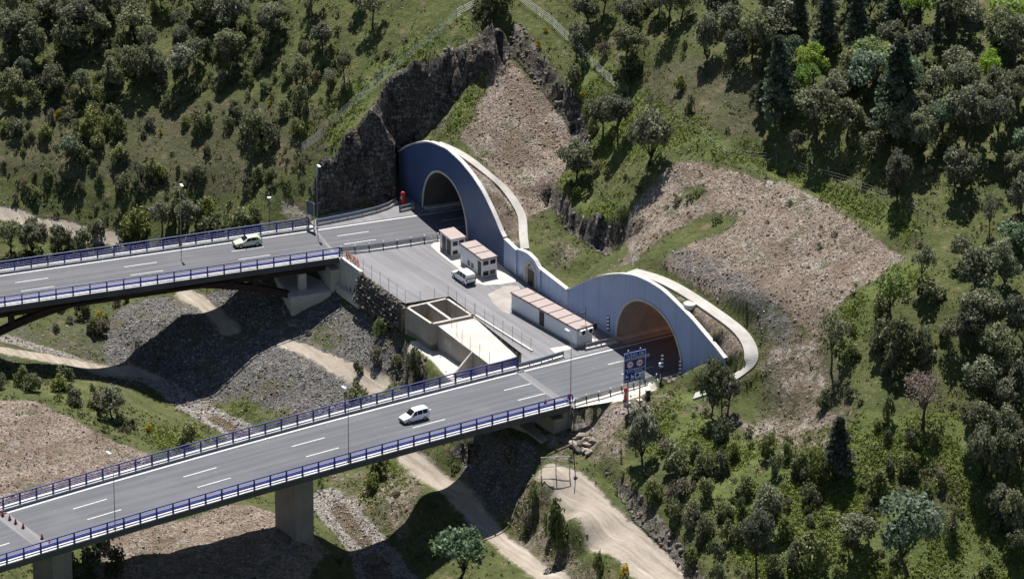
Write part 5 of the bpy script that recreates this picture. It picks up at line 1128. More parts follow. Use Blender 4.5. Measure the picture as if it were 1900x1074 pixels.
# ---------------------------------------------------------------- vehicles
def vehicle(name, label, loc, ang, st, body, van, scale=1.0):
    """st: stations (x, z_low, z_belt, half_w, z_top, half_top) from nose to tail; x forward is negative"""
    e = thing(name, loc, label, "van" if van else "car", None, ang); L = st[-1][0]
    W_ = lambda x, y, z: ((L/2-x)*scale, y*scale, z*scale)
    def ring(s): x, zl, zb, hw, zt, ht = s; return [W_(x,-hw*.93,zl), W_(x,-hw,(zl+zb)*.5), W_(x,-hw*.985,zb), W_(x,-ht,zt-.05), W_(x,-ht*.8,zt), W_(x,ht*.8,zt), W_(x,ht,zt-.05), W_(x,hw*.985,zb), W_(x,hw,(zl+zb)*.5), W_(x,hw*.93,zl)]
    mb = MB(); k = 10; vs = [p for s in st for p in ring(s)]; n = len(st)
    fs = [(i*k+j, i*k+(j+1)%k, (i+1)*k+(j+1)%k, (i+1)*k+j)[::-1] for i in range(n-1) for j in range(k)]+[tuple(range(k)), tuple((n-1)*k+j for j in range(k-1,-1,-1))]
    mb.add(vs, fs); b = mb.build("body", body, e, origin=np.zeros(3)); 
    for p in b.data.polygons: p.use_smooth = True
    md = b.modifiers.new("bevel", 'BEVEL'); md.width = .05*scale; md.segments = 2; md.limit_method = 'ANGLE'; md.angle_limit = R(35)
    def S(x):
        xs = [s[0] for s in st]; return [float(np.interp(x, xs, [s[i] for s in st])) for i in range(6)]
    def side(x, f, sg, o=.02):
        _, zl, zb, hw, zt, ht = S(x); a, b_ = np.array([hw*.985, zb]), np.array([ht, zt-.05]); q = a+(b_-a)*f; return W_(x, sg*(q[0]+o), q[1])
    z = np.zeros(3)
    for sg in (-1, 1):
        for x0, x1, x0t, x1t in st_win[name]:
            q = [side(x0,.08,sg), side(x1,.08,sg), side(x1t,.88,sg), side(x0t,.88,sg)]; mb = MB(); mb.add(q if sg < 0 else q[::-1], [(0,1,2,3)]); mb.add(q if sg > 0 else q[::-1], [(0,1,2,3)]); mb.build("side_window", M['glass'], e, origin=z)
    def across(xa, xb, ia, ib, nm, mat, o, dz=.02):
        A, B = S(xa), S(xb); q = [W_(xa-o, -A[5]*ia, A[4]+dz), W_(xa-o, A[5]*ia, A[4]+dz), W_(xb-o, B[5]*ib, B[4]+dz), W_(xb-o, -B[5]*ib, B[4]+dz)]; mb = MB(); mb.add(q, [(0,1,2,3)]); mb.add(q[::-1], [(0,1,2,3)]); return mb.build(nm, mat, e, origin=z)
    ws = st_glass[name]; across(ws[0], ws[1], .86, .86, "windscreen", M['glass'], .03); 
    A = S(L-.05); q = [W_(L+.03, -A[3]*.78, ws[2]), W_(L+.03, A[3]*.78, ws[2]), W_(L-ws[4]+.03, A[5]*.82, ws[3]), W_(L-ws[4]+.03, -A[5]*.82, ws[3])]; mb = MB(); mb.add(q, [(0,1,2,3)]); mb.add(q[::-1], [(0,1,2,3)]); mb.build("rear_window", M['glass'], e, origin=z)
    for x in ws[5]:
        for sg in (-1, 1):
            hw = S(x)[3]; c = np.array(W_(x, sg*(hw-.09), .31)); mb = MB(); mb.tube([c-np.array([0,.11*scale,0]), c+np.array([0,.11*scale,0])], .315*scale, 20); w = mb.build("wheel", M['tyre'], e, origin=z)
            mb = MB(); mb.tube([c+np.array([0,sg*.105*scale,0]), c+np.array([0,sg*.118*scale,0])], .20*scale, 14); mb.build("rim", M['rim'], w, origin=z)
    for sg in (-1, 1):
        mb = MB(); mb.box(W_(.16, sg*(S(.2)[3]-.24), S(.12)[2]-.10), np.eye(3), (.22*scale,.32*scale,.16*scale)); mb.build("headlight", M['head'], e, origin=z)
        mb = MB(); mb.box(W_(L-.02, sg*(S(L)[3]-.10), ws[2]-.08), np.eye(3), (.10*scale,.16*scale,.42*scale)); mb.build("tail_light", M['tail'], e, origin=z)
        mb = MB(); mb.box(W_(ws[0]+.25, sg*(S(ws[0]+.3)[3]+.12), S(ws[0]+.3)[2]+.06), np.eye(3), (.12*scale,.22*scale,.15*scale)); mb.build("mirror", M['black'], e, origin=z)
    mb = MB(); mb.box(W_(.0, 0, .40), np.eye(3), (.14*scale,1.45*scale,.26*scale)); mb.build("bumper", M['black'], e, origin=z, bevel=.03); mb = MB(); mb.box(W_(L, 0, .42), np.eye(3), (.14*scale,1.5*scale,.22*scale)); mb.build("bumper", M['black'], e, origin=z, bevel=.03)
    mb = MB(); mb.box(W_(L+.09, 0, ws[2]-.28), np.eye(3), (.02*scale,.52*scale,.12*scale)); mb.build("number_plate", M['signw'], e, origin=z)
    return e
VAN = [(0,.30,.66,.70,.70,.62),(.18,.24,.80,.80,.86,.70),(.95,.22,.98,.86,1.06,.76),(1.25,.22,1.02,.87,1.14,.76),(1.95,.22,1.04,.87,1.74,.68),(2.3,.22,1.05,.87,1.80,.69),(3.7,.22,1.05,.87,1.82,.69),(4.18,.24,1.04,.86,1.76,.68),(4.32,.30,1.0,.84,1.62,.66)]
HAT = [(0,.30,.58,.66,.62,.58),(.2,.22,.70,.78,.76,.66),(.95,.20,.84,.84,.94,.72),(1.25,.20,.88,.85,1.00,.72),(1.95,.20,.90,.85,1.40,.60),(2.4,.20,.91,.85,1.47,.60),(3.2,.20,.93,.85,1.44,.60),(3.75,.22,.95,.83,1.28,.60),(4.05,.30,.92,.78,1.0,.62)]
st_win = {"van": [(1.45,2.25,1.95,2.25),(2.35,3.15,2.35,3.15),(3.25,4.0,3.25,3.95)], "hatchback": [(1.5,2.35,1.98,2.35),(2.42,3.2,2.42,3.1),(3.26,3.6,3.16,3.4)]}
st_glass = {"van": (1.25,1.93,1.08,1.60,.14,(.85,3.55)), "hatchback": (1.28,1.93,.98,1.28,.35,(.80,3.30))}
def road_ang(road, u): p, a, n = road.fr(u); return math.atan2(a[1], a[0])
def put(road, px_, st, name, label, mat):
    u, t = road.px(*px_); p = road.pt(u, t, .008); return vehicle(name, label, p, road_ang(road, u)+math.pi, st, mat, name == "van", .92 if name == "van" else 1.0)
put(NR, (768, 779), VAN, "van", "silver white passenger van driving left along the near bridge", M['carwhite'])
put(FR, (459, 455), HAT, "hatchback", "pale green hatchback driving left along the far bridge", M['cargreen'])
vehicle("van", "white parked van seen from behind in the yard", at(860, 520, -.052), math.atan2(UM[1], UM[0])+math.pi, VAN, M['carwhite'], True)

# ---------------------------------------------------------------- foliage
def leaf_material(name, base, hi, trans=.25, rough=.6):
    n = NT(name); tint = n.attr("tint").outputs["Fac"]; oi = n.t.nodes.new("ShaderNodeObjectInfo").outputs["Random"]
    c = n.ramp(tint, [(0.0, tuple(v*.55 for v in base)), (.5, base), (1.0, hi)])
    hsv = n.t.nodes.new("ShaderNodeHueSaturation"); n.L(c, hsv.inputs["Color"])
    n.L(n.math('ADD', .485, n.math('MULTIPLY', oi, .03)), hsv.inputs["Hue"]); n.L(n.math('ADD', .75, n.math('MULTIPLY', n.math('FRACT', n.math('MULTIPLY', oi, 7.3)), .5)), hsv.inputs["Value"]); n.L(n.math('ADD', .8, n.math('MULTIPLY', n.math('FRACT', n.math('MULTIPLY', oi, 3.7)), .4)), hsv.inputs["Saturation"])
    n.color(hsv.outputs[0]); n.b.inputs["Roughness"].default_value = rough; n.b.inputs["Specular IOR Level"].default_value = .3
    tr = n.t.nodes.new("ShaderNodeBsdfTranslucent"); n.L(hsv.outputs[0], tr.inputs[0]); mx = n.t.nodes.new("ShaderNodeMixShader"); mx.inputs[0].default_value = trans
    n.L(n.b.outputs[0], mx.inputs[1]); n.L(tr.outputs[0], mx.inputs[2]); n.L(mx.outputs[0], n.t.nodes["Material Output"].inputs[0]); return n.m
LEAF = dict(oak=leaf_material("evergreen oak leaves", (.145,.155,.088), (.375,.38,.255), .43), leafy=leaf_material("light green leaves", (.20,.29,.075), (.44,.52,.19), .5),
            blue=leaf_material("grey green leaves", (.15,.21,.12), (.36,.44,.30), .45), conifer=leaf_material("conifer needles", (.095,.120,.075), (.24,.265,.185), .35), bare=leaf_material("dry twigs", (.22,.16,.135), (.38,.29,.25), .4),
            shrub=leaf_material("shrub leaves", (.150,.170,.062), (.34,.36,.16), .45), dark=leaf_material("dark shrub leaves", (.122,.138,.066), (.31,.32,.185), .42), gorse=leaf_material("yellow blossom", (.30,.23,.015), (.80,.55,.02)), dry=leaf_material("brown shrub leaves", (.165,.145,.095), (.32,.28,.21), .4))
def leaves(cent, nrm, size, tint, rng):
    """leaf sized quads: centres, outward directions, sizes"""
    n = len(cent); d = nrm*.6+rng.normal(size=(n, 3))*.75; d /= np.linalg.norm(d, axis=1)[:, None]
    a = np.cross(d, rng.normal(size=(n, 3))); a /= np.linalg.norm(a, axis=1)[:, None]+1e-9; b = np.cross(d, a); s = size[:, None]
    k = rng.uniform(.55, 1.0, (n, 1))
    V = np.stack([cent-a*s-b*s*.15, cent-b*s*k, cent+a*s+b*s*.1, cent+b*s*k*.9], 1).reshape(-1, 3)
    return V, np.repeat(tint, 4)
def leaf_mesh(name, V, T, mat):
    me = bpy.data.meshes.new(name); n = len(V)//4; me.vertices.add(len(V)); me.vertices.foreach_set("co", V.astype(np.float32).ravel()); me.loops.add(len(V)); me.loops.foreach_set("vertex_index", np.arange(len(V), dtype=np.int32))
    me.polygons.add(n); me.polygons.foreach_set("loop_start", np.arange(n, dtype=np.int32)*4); me.update()
    t = me.attributes.new("tint", 'FLOAT', 'POINT'); t.data.foreach_set("value", np.clip(T, 0, 1).astype(np.float32)); me.materials.append(mat); return me
def crown(seed, kind, n, flatness=.72, lobes=8, base=0.0, leaf=.085, H=1.0):
    """unit crown: width 2, sits between z=base and z=1 of a unit tall tree of width 2*rx"""
    rng = np.random.RandomState(seed); V = []; T = []; C = []
    if kind == 'conifer':
        m_ = n; h = rng.uniform(0, 1, m_)**1.25; ang = rng.uniform(0, 6.283, m_); lay = np.floor(h*11)/11+rng.uniform(0, .03, m_); br = np.floor(ang/(6.283/7))*(6.283/7)+rng.normal(0, .22, m_)+lay*5
        rad = np.minimum(1, (1-lay)**.62*1.02)*rng.uniform(.10, 1.0, m_)**.55*(.72+.28*np.sin(br*3+lay*17)); z = base+(1-base)*lay-.10*rad+.02
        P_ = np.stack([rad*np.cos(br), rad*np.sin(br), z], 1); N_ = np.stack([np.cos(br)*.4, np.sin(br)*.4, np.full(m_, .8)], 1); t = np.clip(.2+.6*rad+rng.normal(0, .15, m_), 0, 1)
        return leaves(P_*np.array([1,1,H]), N_, rng.uniform(.7, 1.3, m_)*leaf, t, rng)+([],)
    hz = (1-base)/2; cz = base+hz
    for k in range(lobes):
        a = 6.283*k/lobes+rng.uniform(-.4, .4); r = rng.uniform(.35, .66); z = cz+rng.uniform(-.45, .5)*hz
        if k == lobes-1: r, z = .1, cz+.55*hz
        C.append((r*math.cos(a), r*math.sin(a), z, rng.uniform(.34, .52)))
    per = n//lobes
    for cx, cy, czz, cr in C:
        clumps = 16; cd_ = rng.normal(size=(clumps, 3)); cd_ /= np.linalg.norm(cd_, axis=1)[:, None]; cd_[:,2] = np.abs(cd_[:,2])*.9-.25; tints = rng.uniform(.1, .9, clumps)
        w = rng.randint(0, clumps, per); d = cd_[w]+rng.normal(scale=.33, size=(per, 3)); d /= np.linalg.norm(d, axis=1)[:, None]
        rr = cr*rng.uniform(.35, 1.0, per)**.45*(1+.12*rng.normal(size=per)); P_ = np.stack([cx+d[:,0]*rr, cy+d[:,1]*rr, czz+d[:,2]*rr*flatness*hz*1.5], 1)
        v, t = leaves(P_*np.array([1,1,H]), d, rng.uniform(.65, 1.35, per)*leaf, tints[w]*.75+rng.uniform(0, .25, per), rng); V.append(v); T.append(t)
    return np.concatenate(V), np.concatenate(T), C
def trunk_mesh(seed, C, base, th, bend=.12, H=1.0):
    rng = np.random.RandomState(seed); mb = MB(); bx, by = rng.uniform(-bend, bend, 2); p = [np.array([0,0,-.08*H]), np.array([bx*.7, by*.2, base*.45*H]), np.array([bx, by, base*.95*H]), np.array([bx*1.1, by*1.1, (base+(1-base)*.35)*H])]
    mb.tube(p, [th*1.35, th, th*.8, th*.4], 7)
    for c in C[:7]:
        q = np.array(c[:3])*np.array([1,1,H]); mb.tube([p[2], p[2]+(q-p[2])*.5+np.array([0,0,.03]), q], [th*.55, th*.38, th*.12], 5)
    return mb
PROTO = {}
def tree_proto(key, name, kind, seeds, n, base, mat, flatness=.72, lobes=8, leaf=.085, th=.06, cat="tree", H=2.3):
    PROTO[key] = []
    for s in seeds:
        V, T, C = crown(s, kind, n, flatness, lobes, base, leaf, H); e = bpy.data.objects.new(name, None); tm = trunk_mesh(s+1, C, base if kind != 'conifer' else .9, th, .22 if kind != 'conifer' else .02, H)
        PROTO[key].append((name, cat, leaf_mesh("crown", V, T, mat), tm.mesh("trunk", True), H)); bpy.data.objects.remove(e); PROTO[key][-1][3].materials.append(M['bark'])
tree_proto("oak", "oak_tree", "round", (11, 23, 35), 2500, .32, LEAF['oak'], .75, 11, .070)
_o = PROTO["oak"]; tree_proto("oak", "oak_tree", "round", (47, 59, 62, 64), 2700, .12, LEAF['oak'], .85, 9, .070, H=2.0); _o2 = PROTO["oak"]; tree_proto("oak", "oak_tree", "round", (66, 67), 1500, .36, LEAF['oak'], .7, 8, .070, H=2.5); PROTO["oak"] = _o+_o2+PROTO["oak"]
tree_proto("leafy", "leafy_tree", "round", (71, 83), 2200, .28, LEAF['leafy'], .8, 10, .066)
tree_proto("blue", "leafy_tree", "round", (95, 96), 2600, .24, LEAF['blue'], .8, 10, .07)
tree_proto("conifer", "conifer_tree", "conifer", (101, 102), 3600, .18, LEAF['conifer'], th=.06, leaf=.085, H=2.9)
tree_proto("bare", "bare_tree", "round", (111,), 1300, .34, LEAF['bare'], .8, 10, .045)
tree_proto("open", "thin_tree", "round", (121, 122), 800, .40, LEAF['oak'], .9, 7, .07, H=2.9)
def shrub_proto(key, seeds, n, mat, leaf=.105, name="shrub"):
    PROTO[key] = []
    for s in seeds:
        rng = np.random.RandomState(s); V, T, C = crown(s, 'round', n, .95, 7, -.35, leaf, 1.7); V[:,2] = np.maximum(V[:,2], -.15)
        PROTO[key].append((name, "shrub", leaf_mesh("foliage", V, T, mat), None, 1.7))
shrub_proto("shrub", (201, 202, 203, 204, 205), 900, LEAF['shrub']); shrub_proto("dark", (211, 212, 213), 900, LEAF['dark']); shrub_proto("dry", (221, 222), 600, LEAF['dry']); shrub_proto("gorse", (231,), 600, LEAF['gorse'], .11, "flowering_shrub")
PLANTS = []
def plant(kind, x, y, hpx, wpx, p=None, seed=None):
    p = ground(x, y) if p is None else p
    if inpoly(np.array([p[0]]), np.array([p[1]]), FLAT)[0]: return
    for road, t0, t1 in ((NR, -2.4, 13.6), (FR, -2.2, 11.8)):                     # nothing grows up through a deck
        u, t = road.st(p)
        if 0 < u < (JN if road is NR else JF)+1 and t0 < t < t1 and p[2]+hpx/12.0 > -2.6: return
    k = len(PLANTS) if seed is None else seed; pr = PROTO[kind][k % len(PROTO[kind])]; rng = np.random.RandomState(1000+len(PLANTS))
    h, w = hpx/12.0, wpx/13.0
    if pr[3] is not None:
        e = bpy.data.objects.new(pr[0], None); COL.objects.link(e); a = bpy.data.objects.new("crown", pr[2]); b = bpy.data.objects.new("trunk", pr[3])
        for o in (a, b): COL.objects.link(o); o.parent = e
    else: e = bpy.data.objects.new(pr[0], pr[2]); COL.objects.link(e)
    e.location = tuple(p); e.rotation_euler = (rng.uniform(-.05,.05), rng.uniform(-.05,.05), rng.uniform(0, 6.28)); e.scale = (w/2*rng.uniform(.93,1.07), w/2*rng.uniform(.93,1.07), h/pr[4])
    e["category"] = pr[1]; PLANTS.append((e, kind, x, y, h, w))
T_ = [ # trees read off the photograph: kind, foot x, foot y, height px, crown width px
 ("oak",153,178,60,45),("oak",598,98,66,58),("oak",640,152,70,45),("oak",555,162,66,58),("open",608,176,52,30),("oak",248,158,88,74),("oak",288,152,78,60),("oak",362,122,62,48),("oak",333,68,62,52),("oak",242,52,84,64),("oak",500,84,88,62),("oak",508,58,64,70),("oak",432,64,92,88),("oak",62,112,84,72),("oak",16,94,92,82),("oak",122,102,84,72),("oak",182,82,72,62),("oak",690,48,78,68),("oak",385,45,70,66),("oak",90,40,60,66),
 ("blue",128,305,56,44),("open",258,344,52,30),("oak",44,150,52,46),("oak",212,142,60,52),("oak",665,22,56,50),("oak",300,16,50,54),("oak",580,30,66,60),("oak",168,22,50,54),
 ("oak",1071,108,70,46),("oak",1164,122,76,60),("oak",1313,108,80,52),("oak",1338,40,76,78),("oak",1166,52,56,52),("oak",1088,48,70,62),("oak",1120,30,66,56),("oak",1240,58,98,58),("oak",1262,40,70,60),
 ("oak",1117,258,80,60),("oak",1146,262,88,62),("oak",1205,310,104,84),("open",1205,216,40,18),("oak",1070,332,72,66),("oak",1365,130,74,56),("oak",1395,112,100,66),("oak",1350,85,80,60),("oak",1220,32,60,50),
 ("conifer",1449,226,162,84),("conifer",1411,212,64,34),("leafy",1508,156,74,58),("leafy",1619,150,74,92),("conifer",1667,252,186,120),("conifer",1590,92,130,64),("conifer",1532,96,120,62),("oak",1514,264,116,112),("oak",1478,284,48,42),("oak",1790,276,126,92),("oak",1852,280,112,70),("oak",1852,100,90,72),("leafy",1868,70,70,80),("leafy",1838,158,62,52),("oak",1652,92,60,66),("oak",1772,158,80,76),("oak",1712,228,64,54),("conifer",1738,88,84,24),("conifer",1480,60,96,56),("conifer",1655,52,86,60),("oak",1452,70,76,100),("oak",1420,100,74,66),("oak",1560,180,60,56),("oak",1700,120,80,70),("oak",1800,70,80,70),("conifer",1760,40,90,40),("oak",1570,262,90,80),("oak",1620,300,60,60),("oak",1890,200,84,70),("oak",1735,200,78,66),("conifer",1690,30,80,50),
 ("oak",1665,374,100,64),("oak",1779,356,90,88),("open",1836,446,78,36),("oak",1713,537,90,50),("leafy",1656,604,104,66),("oak",1812,556,104,98),("blue",1828,592,60,52),("blue",1874,470,60,62),("oak",1895,400,90,70),("oak",1888,340,60,60),
 ("open",1542,692,112,62),("oak",1800,652,86,74),("oak",1850,694,100,88),("oak",1822,746,92,84),("oak",1862,780,84,64),("oak",1812,836,96,74),("oak",1864,840,88,64),("bare",1712,792,92,86),("conifer",1554,884,106,72),("oak",1885,640,100,70),("oak",1760,650,64,50),
 ("oak",1589,1020,70,96),("blue",1686,1068,136,112),("oak",1424,990,96,66),("oak",1404,1076,136,74),("oak",1820,896,112,62),("oak",1864,896,104,58),("oak",1192,860,94,60),("oak",1318,776,110,54),("oak",1350,772,74,50),("oak",1340,760,80,40),
 ("blue",850,1088,108,98),("oak",210,778,68,62),("oak",1890,900,110,60),("oak",1885,1000,90,60),("oak",1895,750,90,60),
 ("oak",62,474,76,74),("oak",112,470,62,58),("oak",20,470,74,60),("oak",300,440,80,64),("oak",348,436,80,60)]
for t in T_:
    q = .88 if (t[0] == 'oak' and (t[1] < 700 or t[1] > 1380)) else 1.0; plant(t[0], t[1], t[2], t[3]*q, t[4]*q)
S_ = [("dark",1164,146,46,58),("dry",1119,107,30,36),("shrub",1262,168,28,26),("dark",1280,208,36,22),("dark",1637,660,60,50),("dark",1677,672,74,60),("dark",1712,668,62,50),("dark",1650,704,58,32),("shrub",1649,780,42,26),("dark",1649,820,22,20),("shrub",1518,896,62,42),("dark",1724,556,34,56),("shrub",1510,1058,68,62),("dark",1612,942,20,18),("shrub",1630,918,46,50),("shrub",1687,876,34,44),("dark",1652,878,24,20),("dark",1745,900,24,22),("dark",1852,976,56,48),("shrub",1764,996,42,32),("dark",905,40,56,66),("dark",935,20,40,40),
 ("dark",1254,876,58,64),("shrub",1307,924,44,44),("dark",1383,914,40,44),("shrub",1422,846,46,44),("shrub",1215,924,36,44),("dark",1254,968,44,46),("dark",1307,998,48,54),("shrub",1426,956,50,54),("dark",1376,954,40,28),("dark",1340,822,52,54),("shrub",1290,850,40,44),("dark",1335,880,50,46),("shrub",1360,850,40,40),("dry",1235,838,30,46),("shrub",1290,960,36,40),("dark",1440,880,46,34),("shrub",1460,850,36,30),("dark",1475,885,40,28),("shrub",1345,960,36,40),("dark",1330,1040,44,44),("shrub",1280,1045,36,38),("dark",1370,1010,44,44),("shrub",1460,1000,50,46),("dark",1480,1050,60,54),("shrub",1440,1070,44,46),
 ("shrub",1034,1012,84,46),("shrub",1110,1066,36,24),("gorse",1158,1068,20,20),("shrub",990,934,40,24),("dark",775,716,76,40),("shrub",706,624,40,32),("dark",226,790,20,26),("shrub",110,724,30,34),("shrub",60,728,34,38),("dark",140,750,26,36),("shrub",122,706,30,36),("shrub",350,830,42,48),("dark",40,716,34,30),("gorse",185,592,18,18),("gorse",108,216,12,14),("gorse",216,290,10,12),("gorse",298,248,10,10),("gorse",500,196,9,9),("gorse",1000,88,12,14),("gorse",1072,138,12,12),("gorse",1012,60,10,12),("gorse",1080,180,10,12),("gorse",275,800,14,20),("gorse",1338,800,12,12),("gorse",150,212,8,9),
 ("dark",205,228,36,36),("dark",170,214,26,30),("shrub",220,252,50,42),("dark",150,300,34,40),("shrub",170,250,46,50),("dark",60,190,40,40),("dark",700,880,46,36),("shrub",660,745,36,52),("shrub",690,905,26,34),("dark",560,210,60,40),("dark",470,270,70,44),("dark",500,268,44,40),("shrub",1350,1005,50,40),("dark",195,1010,40,40),("dark",165,1060,44,50),("dark",215,1068,54,44),("shrub",130,1066,40,40),("dark",1555,640,30,20),("shrub",670,760,26,40),("dark",1095,230,34,30),("dark",1062,160,40,36),("shrub",1100,250,30,26),
 ("dark",400,440,44,60),("dark",440,440,50,60),("shrub",250,442,56,60),("shrub",380,414,50,50),("dark",180,440,30,40),("dark",330,404,60,56),("shrub",470,412,36,40),("dark",150,470,44,50)]
for t in S_:
    q = .78 if t[2] > 800 and 1190 < t[1] < 1500 else 1.0; plant(t[0], t[1], t[2], t[3]*q, t[4]*q)
rng = np.random.RandomState(5)
for poly, cnt, kinds, lo, hi in (([(0,0),(440,0),(430,140),(0,200)], 16, ["oak"], 50, 84), ([(1390,0),(1900,0),(1900,330),(1740,310),(1460,230)], 22, ["oak","oak","oak","oak","leafy","blue"], 60, 96), ([(1740,480),(1900,450),(1900,1060),(1780,1000)], 7, ["oak"], 52, 84)):
    tries = 0
    while cnt and tries < 2000:
        tries += 1; x, y = rng.uniform(min(p[0] for p in poly), max(p[0] for p in poly)), rng.uniform(min(p[1] for p in poly), max(p[1] for p in poly))
        if not inpoly(np.array([x]), np.array([y]), poly)[0] or any(abs(x-t[1])*.8+abs(y-t[2])*1.2 < 32 for t in T_): continue
        k = kinds[rng.randint(len(kinds))]; h = rng.uniform(lo, hi)*(1.35 if k == "conifer" else 1); T_.append((k, x, y, h, h*(.45 if k == "conifer" else rng.uniform(.65, .95)))); plant(*T_[-1]); cnt -= 1
# undergrowth: further single shrubs thickening the hillsides
rng = np.random.RandomState(21)
AREAS = [((0,0),(700,0),(640,120),(560,240),(520,370),(0,380),74), ((0,90),(560,120),(520,360),(0,380),78), ((1100,0),(1900,0),(1900,300),(1700,330),(1480,260),(1300,120),40),
         ((1560,600),(1900,420),(1900,1074),(1480,1074),(1500,800),44), ((1180,810),(1480,800),(1560,1074),(1300,1074),22), ((1040,280),(1220,290),(1160,420),(1060,390),7), ((0,690),(180,730),(330,830),(200,780),(0,730),12), ((560,640),(760,600),(780,720),(650,720),3), ((940,920),(1000,890),(1080,1040),(960,980),3), ((130,560),(240,560),(180,640),(20,610),9)]
done = [(x, y) for _, x, y, _, _ in S_]
for ar in AREAS:
    poly, cnt = ar[:-1], ar[-1]; xs = [p[0] for p in poly]; ys = [p[1] for p in poly]; tries = 0
    while cnt > 0 and tries < 3000:
        tries += 1; x, y = rng.uniform(min(xs), max(xs)), rng.uniform(min(ys), max(ys))
        if not inpoly(np.array([x]), np.array([y]), poly)[0] or any(abs(x-a)+abs(y-b)*1.4 < 13 for a, b in done): continue
        if rng.rand() > .35+.9*(vnoise(np.array([x]), np.array([y]), 60, 77)[0]+.5): continue
        done.append((x, y)); cnt -= 1; k = rng.choice(["shrub","shrub","dark","dark","dry"]); w = rng.uniform(13, 34)*(1.15 if rng.rand() < .3 else .85); plant(k, x, y, w*rng.uniform(.65, 1.15), w)

# ---------------------------------------------------------------- ground litter: stones, tufts
def rock_lib(seeds, sub=1): return [rock_mesh(1.0, s, (1, .9, .95), sub) for s in seeds]
def scatter_mesh(name, pts, sizes, lib, mat, label, cat):
    Vs, Fs, o = [], [], 0; rng = np.random.RandomState(9)
    for p, s in zip(pts, sizes):
        v, f = lib[rng.randint(len(lib))]; a = rng.uniform(0, 6.28); ca, sa = math.cos(a), math.sin(a); w = v*s; w = np.stack([w[:,0]*ca-w[:,1]*sa, w[:,0]*sa+w[:,1]*ca, w[:,2]*rng.uniform(.7, 1.3)], 1)+p; Vs.append(w); Fs.append(np.array(f)+o); o += len(v)
    V = np.concatenate(Vs); F = np.concatenate(Fs); me = bpy.data.meshes.new(name); me.vertices.add(len(V)); me.vertices.foreach_set("co", V.astype(np.float32).ravel()); me.loops.add(len(F)*3); me.loops.foreach_set("vertex_index", F.astype(np.int32).ravel()); me.polygons.add(len(F)); me.polygons.foreach_set("loop_start", np.arange(len(F), dtype=np.int32)*3); me.update(); me.validate()
    return tag(new_obj(name, me, None, mat), label, cat, kind="stuff")
def sample(W, n, seed):
    rng = np.random.RandomState(seed); Wc = W.copy(); area = np.gradient(GX)[None, :]*np.gradient(GY)[:, None]; Wc[(MX < -92) | (MX > 92) | (MY < -108) | (MY > 84)] = 0; Wc = Wc*area*~flat; pr = Wc.ravel()/Wc.sum(); k = rng.choice(len(pr), n, p=pr)
    x = MX.ravel()[k]+rng.uniform(-.4, .4, n); y = MY.ravel()[k]+rng.uniform(-.4, .4, n); return np.stack([x, y, gz_many(x, y)], 1), rng
def stone_mat(name, stops):
    n = NT(name); c = n.rgb(n.voro(1.7, 'F1', "Color")); n.color(n.ramp(n.math('ADD', n.math('MULTIPLY', c[0], .6), n.math('MULTIPLY', n.noise(6, 4), .4)), stops)); n.b.inputs["Roughness"].default_value = .92; return n.m
lib = rock_lib((1, 2, 3, 4, 5, 6))
open_ = (1-np.clip(Z_PTH*1.6+Z_CON*2, 0, 1))*CLEAR
p, r_ = sample((Z_RUB**2)*open_*(1-Z_GRN*.8)+.004*(1-Z_PTH)*CLEAR, 30000, 5); scatter_mesh("loose_stones", p, .05+.15*r_.rand(len(p))**3.4+.25*(r_.rand(len(p)) > .985)*r_.rand(len(p)), lib, stone_mat("tan stones", [(.2, (.12,.088,.068)), (.5, (.22,.168,.132)), (.85, (.44,.37,.31))]), "loose tan stones spread over the rubble slopes", "stones")
p, r_ = sample((np.maximum(Z_GRY, Z_STR)**2)*open_, 13000, 6); scatter_mesh("loose_stones", p, .06+.22*r_.rand(len(p))**3.4, lib, stone_mat("grey stones", [(.2, (.055,.053,.05)), (.5, (.135,.128,.12)), (.85, (.38,.36,.34))]), "loose grey stones on the gravel slopes and stream bed", "stones")
lib2 = rock_lib((11, 12, 13, 14), 1)
p, r_ = sample(np.clip(Z_ROK-.3, 0, 1)*CLEAR*(1-np.clip(STEEP, 0, .9)), 1500, 7); scatter_mesh("rock_debris", p, .10+.42*r_.rand(len(p))**3, lib2, M['rock'], "broken rock on the cutting and bank faces", "rock")
def tufts(name, n, seed, W, mat, hgt, label):
    p, rng = sample(W, n, seed); k = 5; c = np.repeat(p, k, 0)+rng.normal(scale=.16, size=(n*k, 3))*np.array([1, 1, .3])+np.array([0, 0, .10]); d = rng.normal(size=(n*k, 3)); d[:,2] = np.abs(d[:,2])*.6; d /= np.linalg.norm(d, axis=1)[:, None]
    v, t = leaves(c, d, rng.uniform(.5, 1.3, n*k)*hgt, np.repeat(rng.uniform(0, 1, n), k), rng); o = new_obj(name, leaf_mesh(name, v, t, mat)); return tag(o, label, "grass", kind="stuff")
bare = CLEAR*np.clip(1-Z_RUB*.8-Z_GRY*.85-Z_PTH*2-Z_ROK*1.1-Z_STR-Z_CON*2-blur(pit.astype(float), 1)*2, 0, 1)
cl = np.clip(.5+2.2*(vnoise(MX,MY,5,31)+.6*vnoise(MX,MY,1.8,32)), .05, 1)
tufts("grass_tufts", 26000, 41, bare*cl*(1-.55*Z_GRN), leaf_material("olive grass", (.085,.100,.028), (.21,.21,.080), .3), .14, "olive grass tufts and low scrub over the hillsides")
tufts("grass_tufts", 17000, 42, np.clip(Z_GRN*bare, 0, 1)*cl, leaf_material("fresh grass", (.105,.140,.036), (.24,.265,.085), .35), .13, "fresh green grass tufts on the meadow patches")

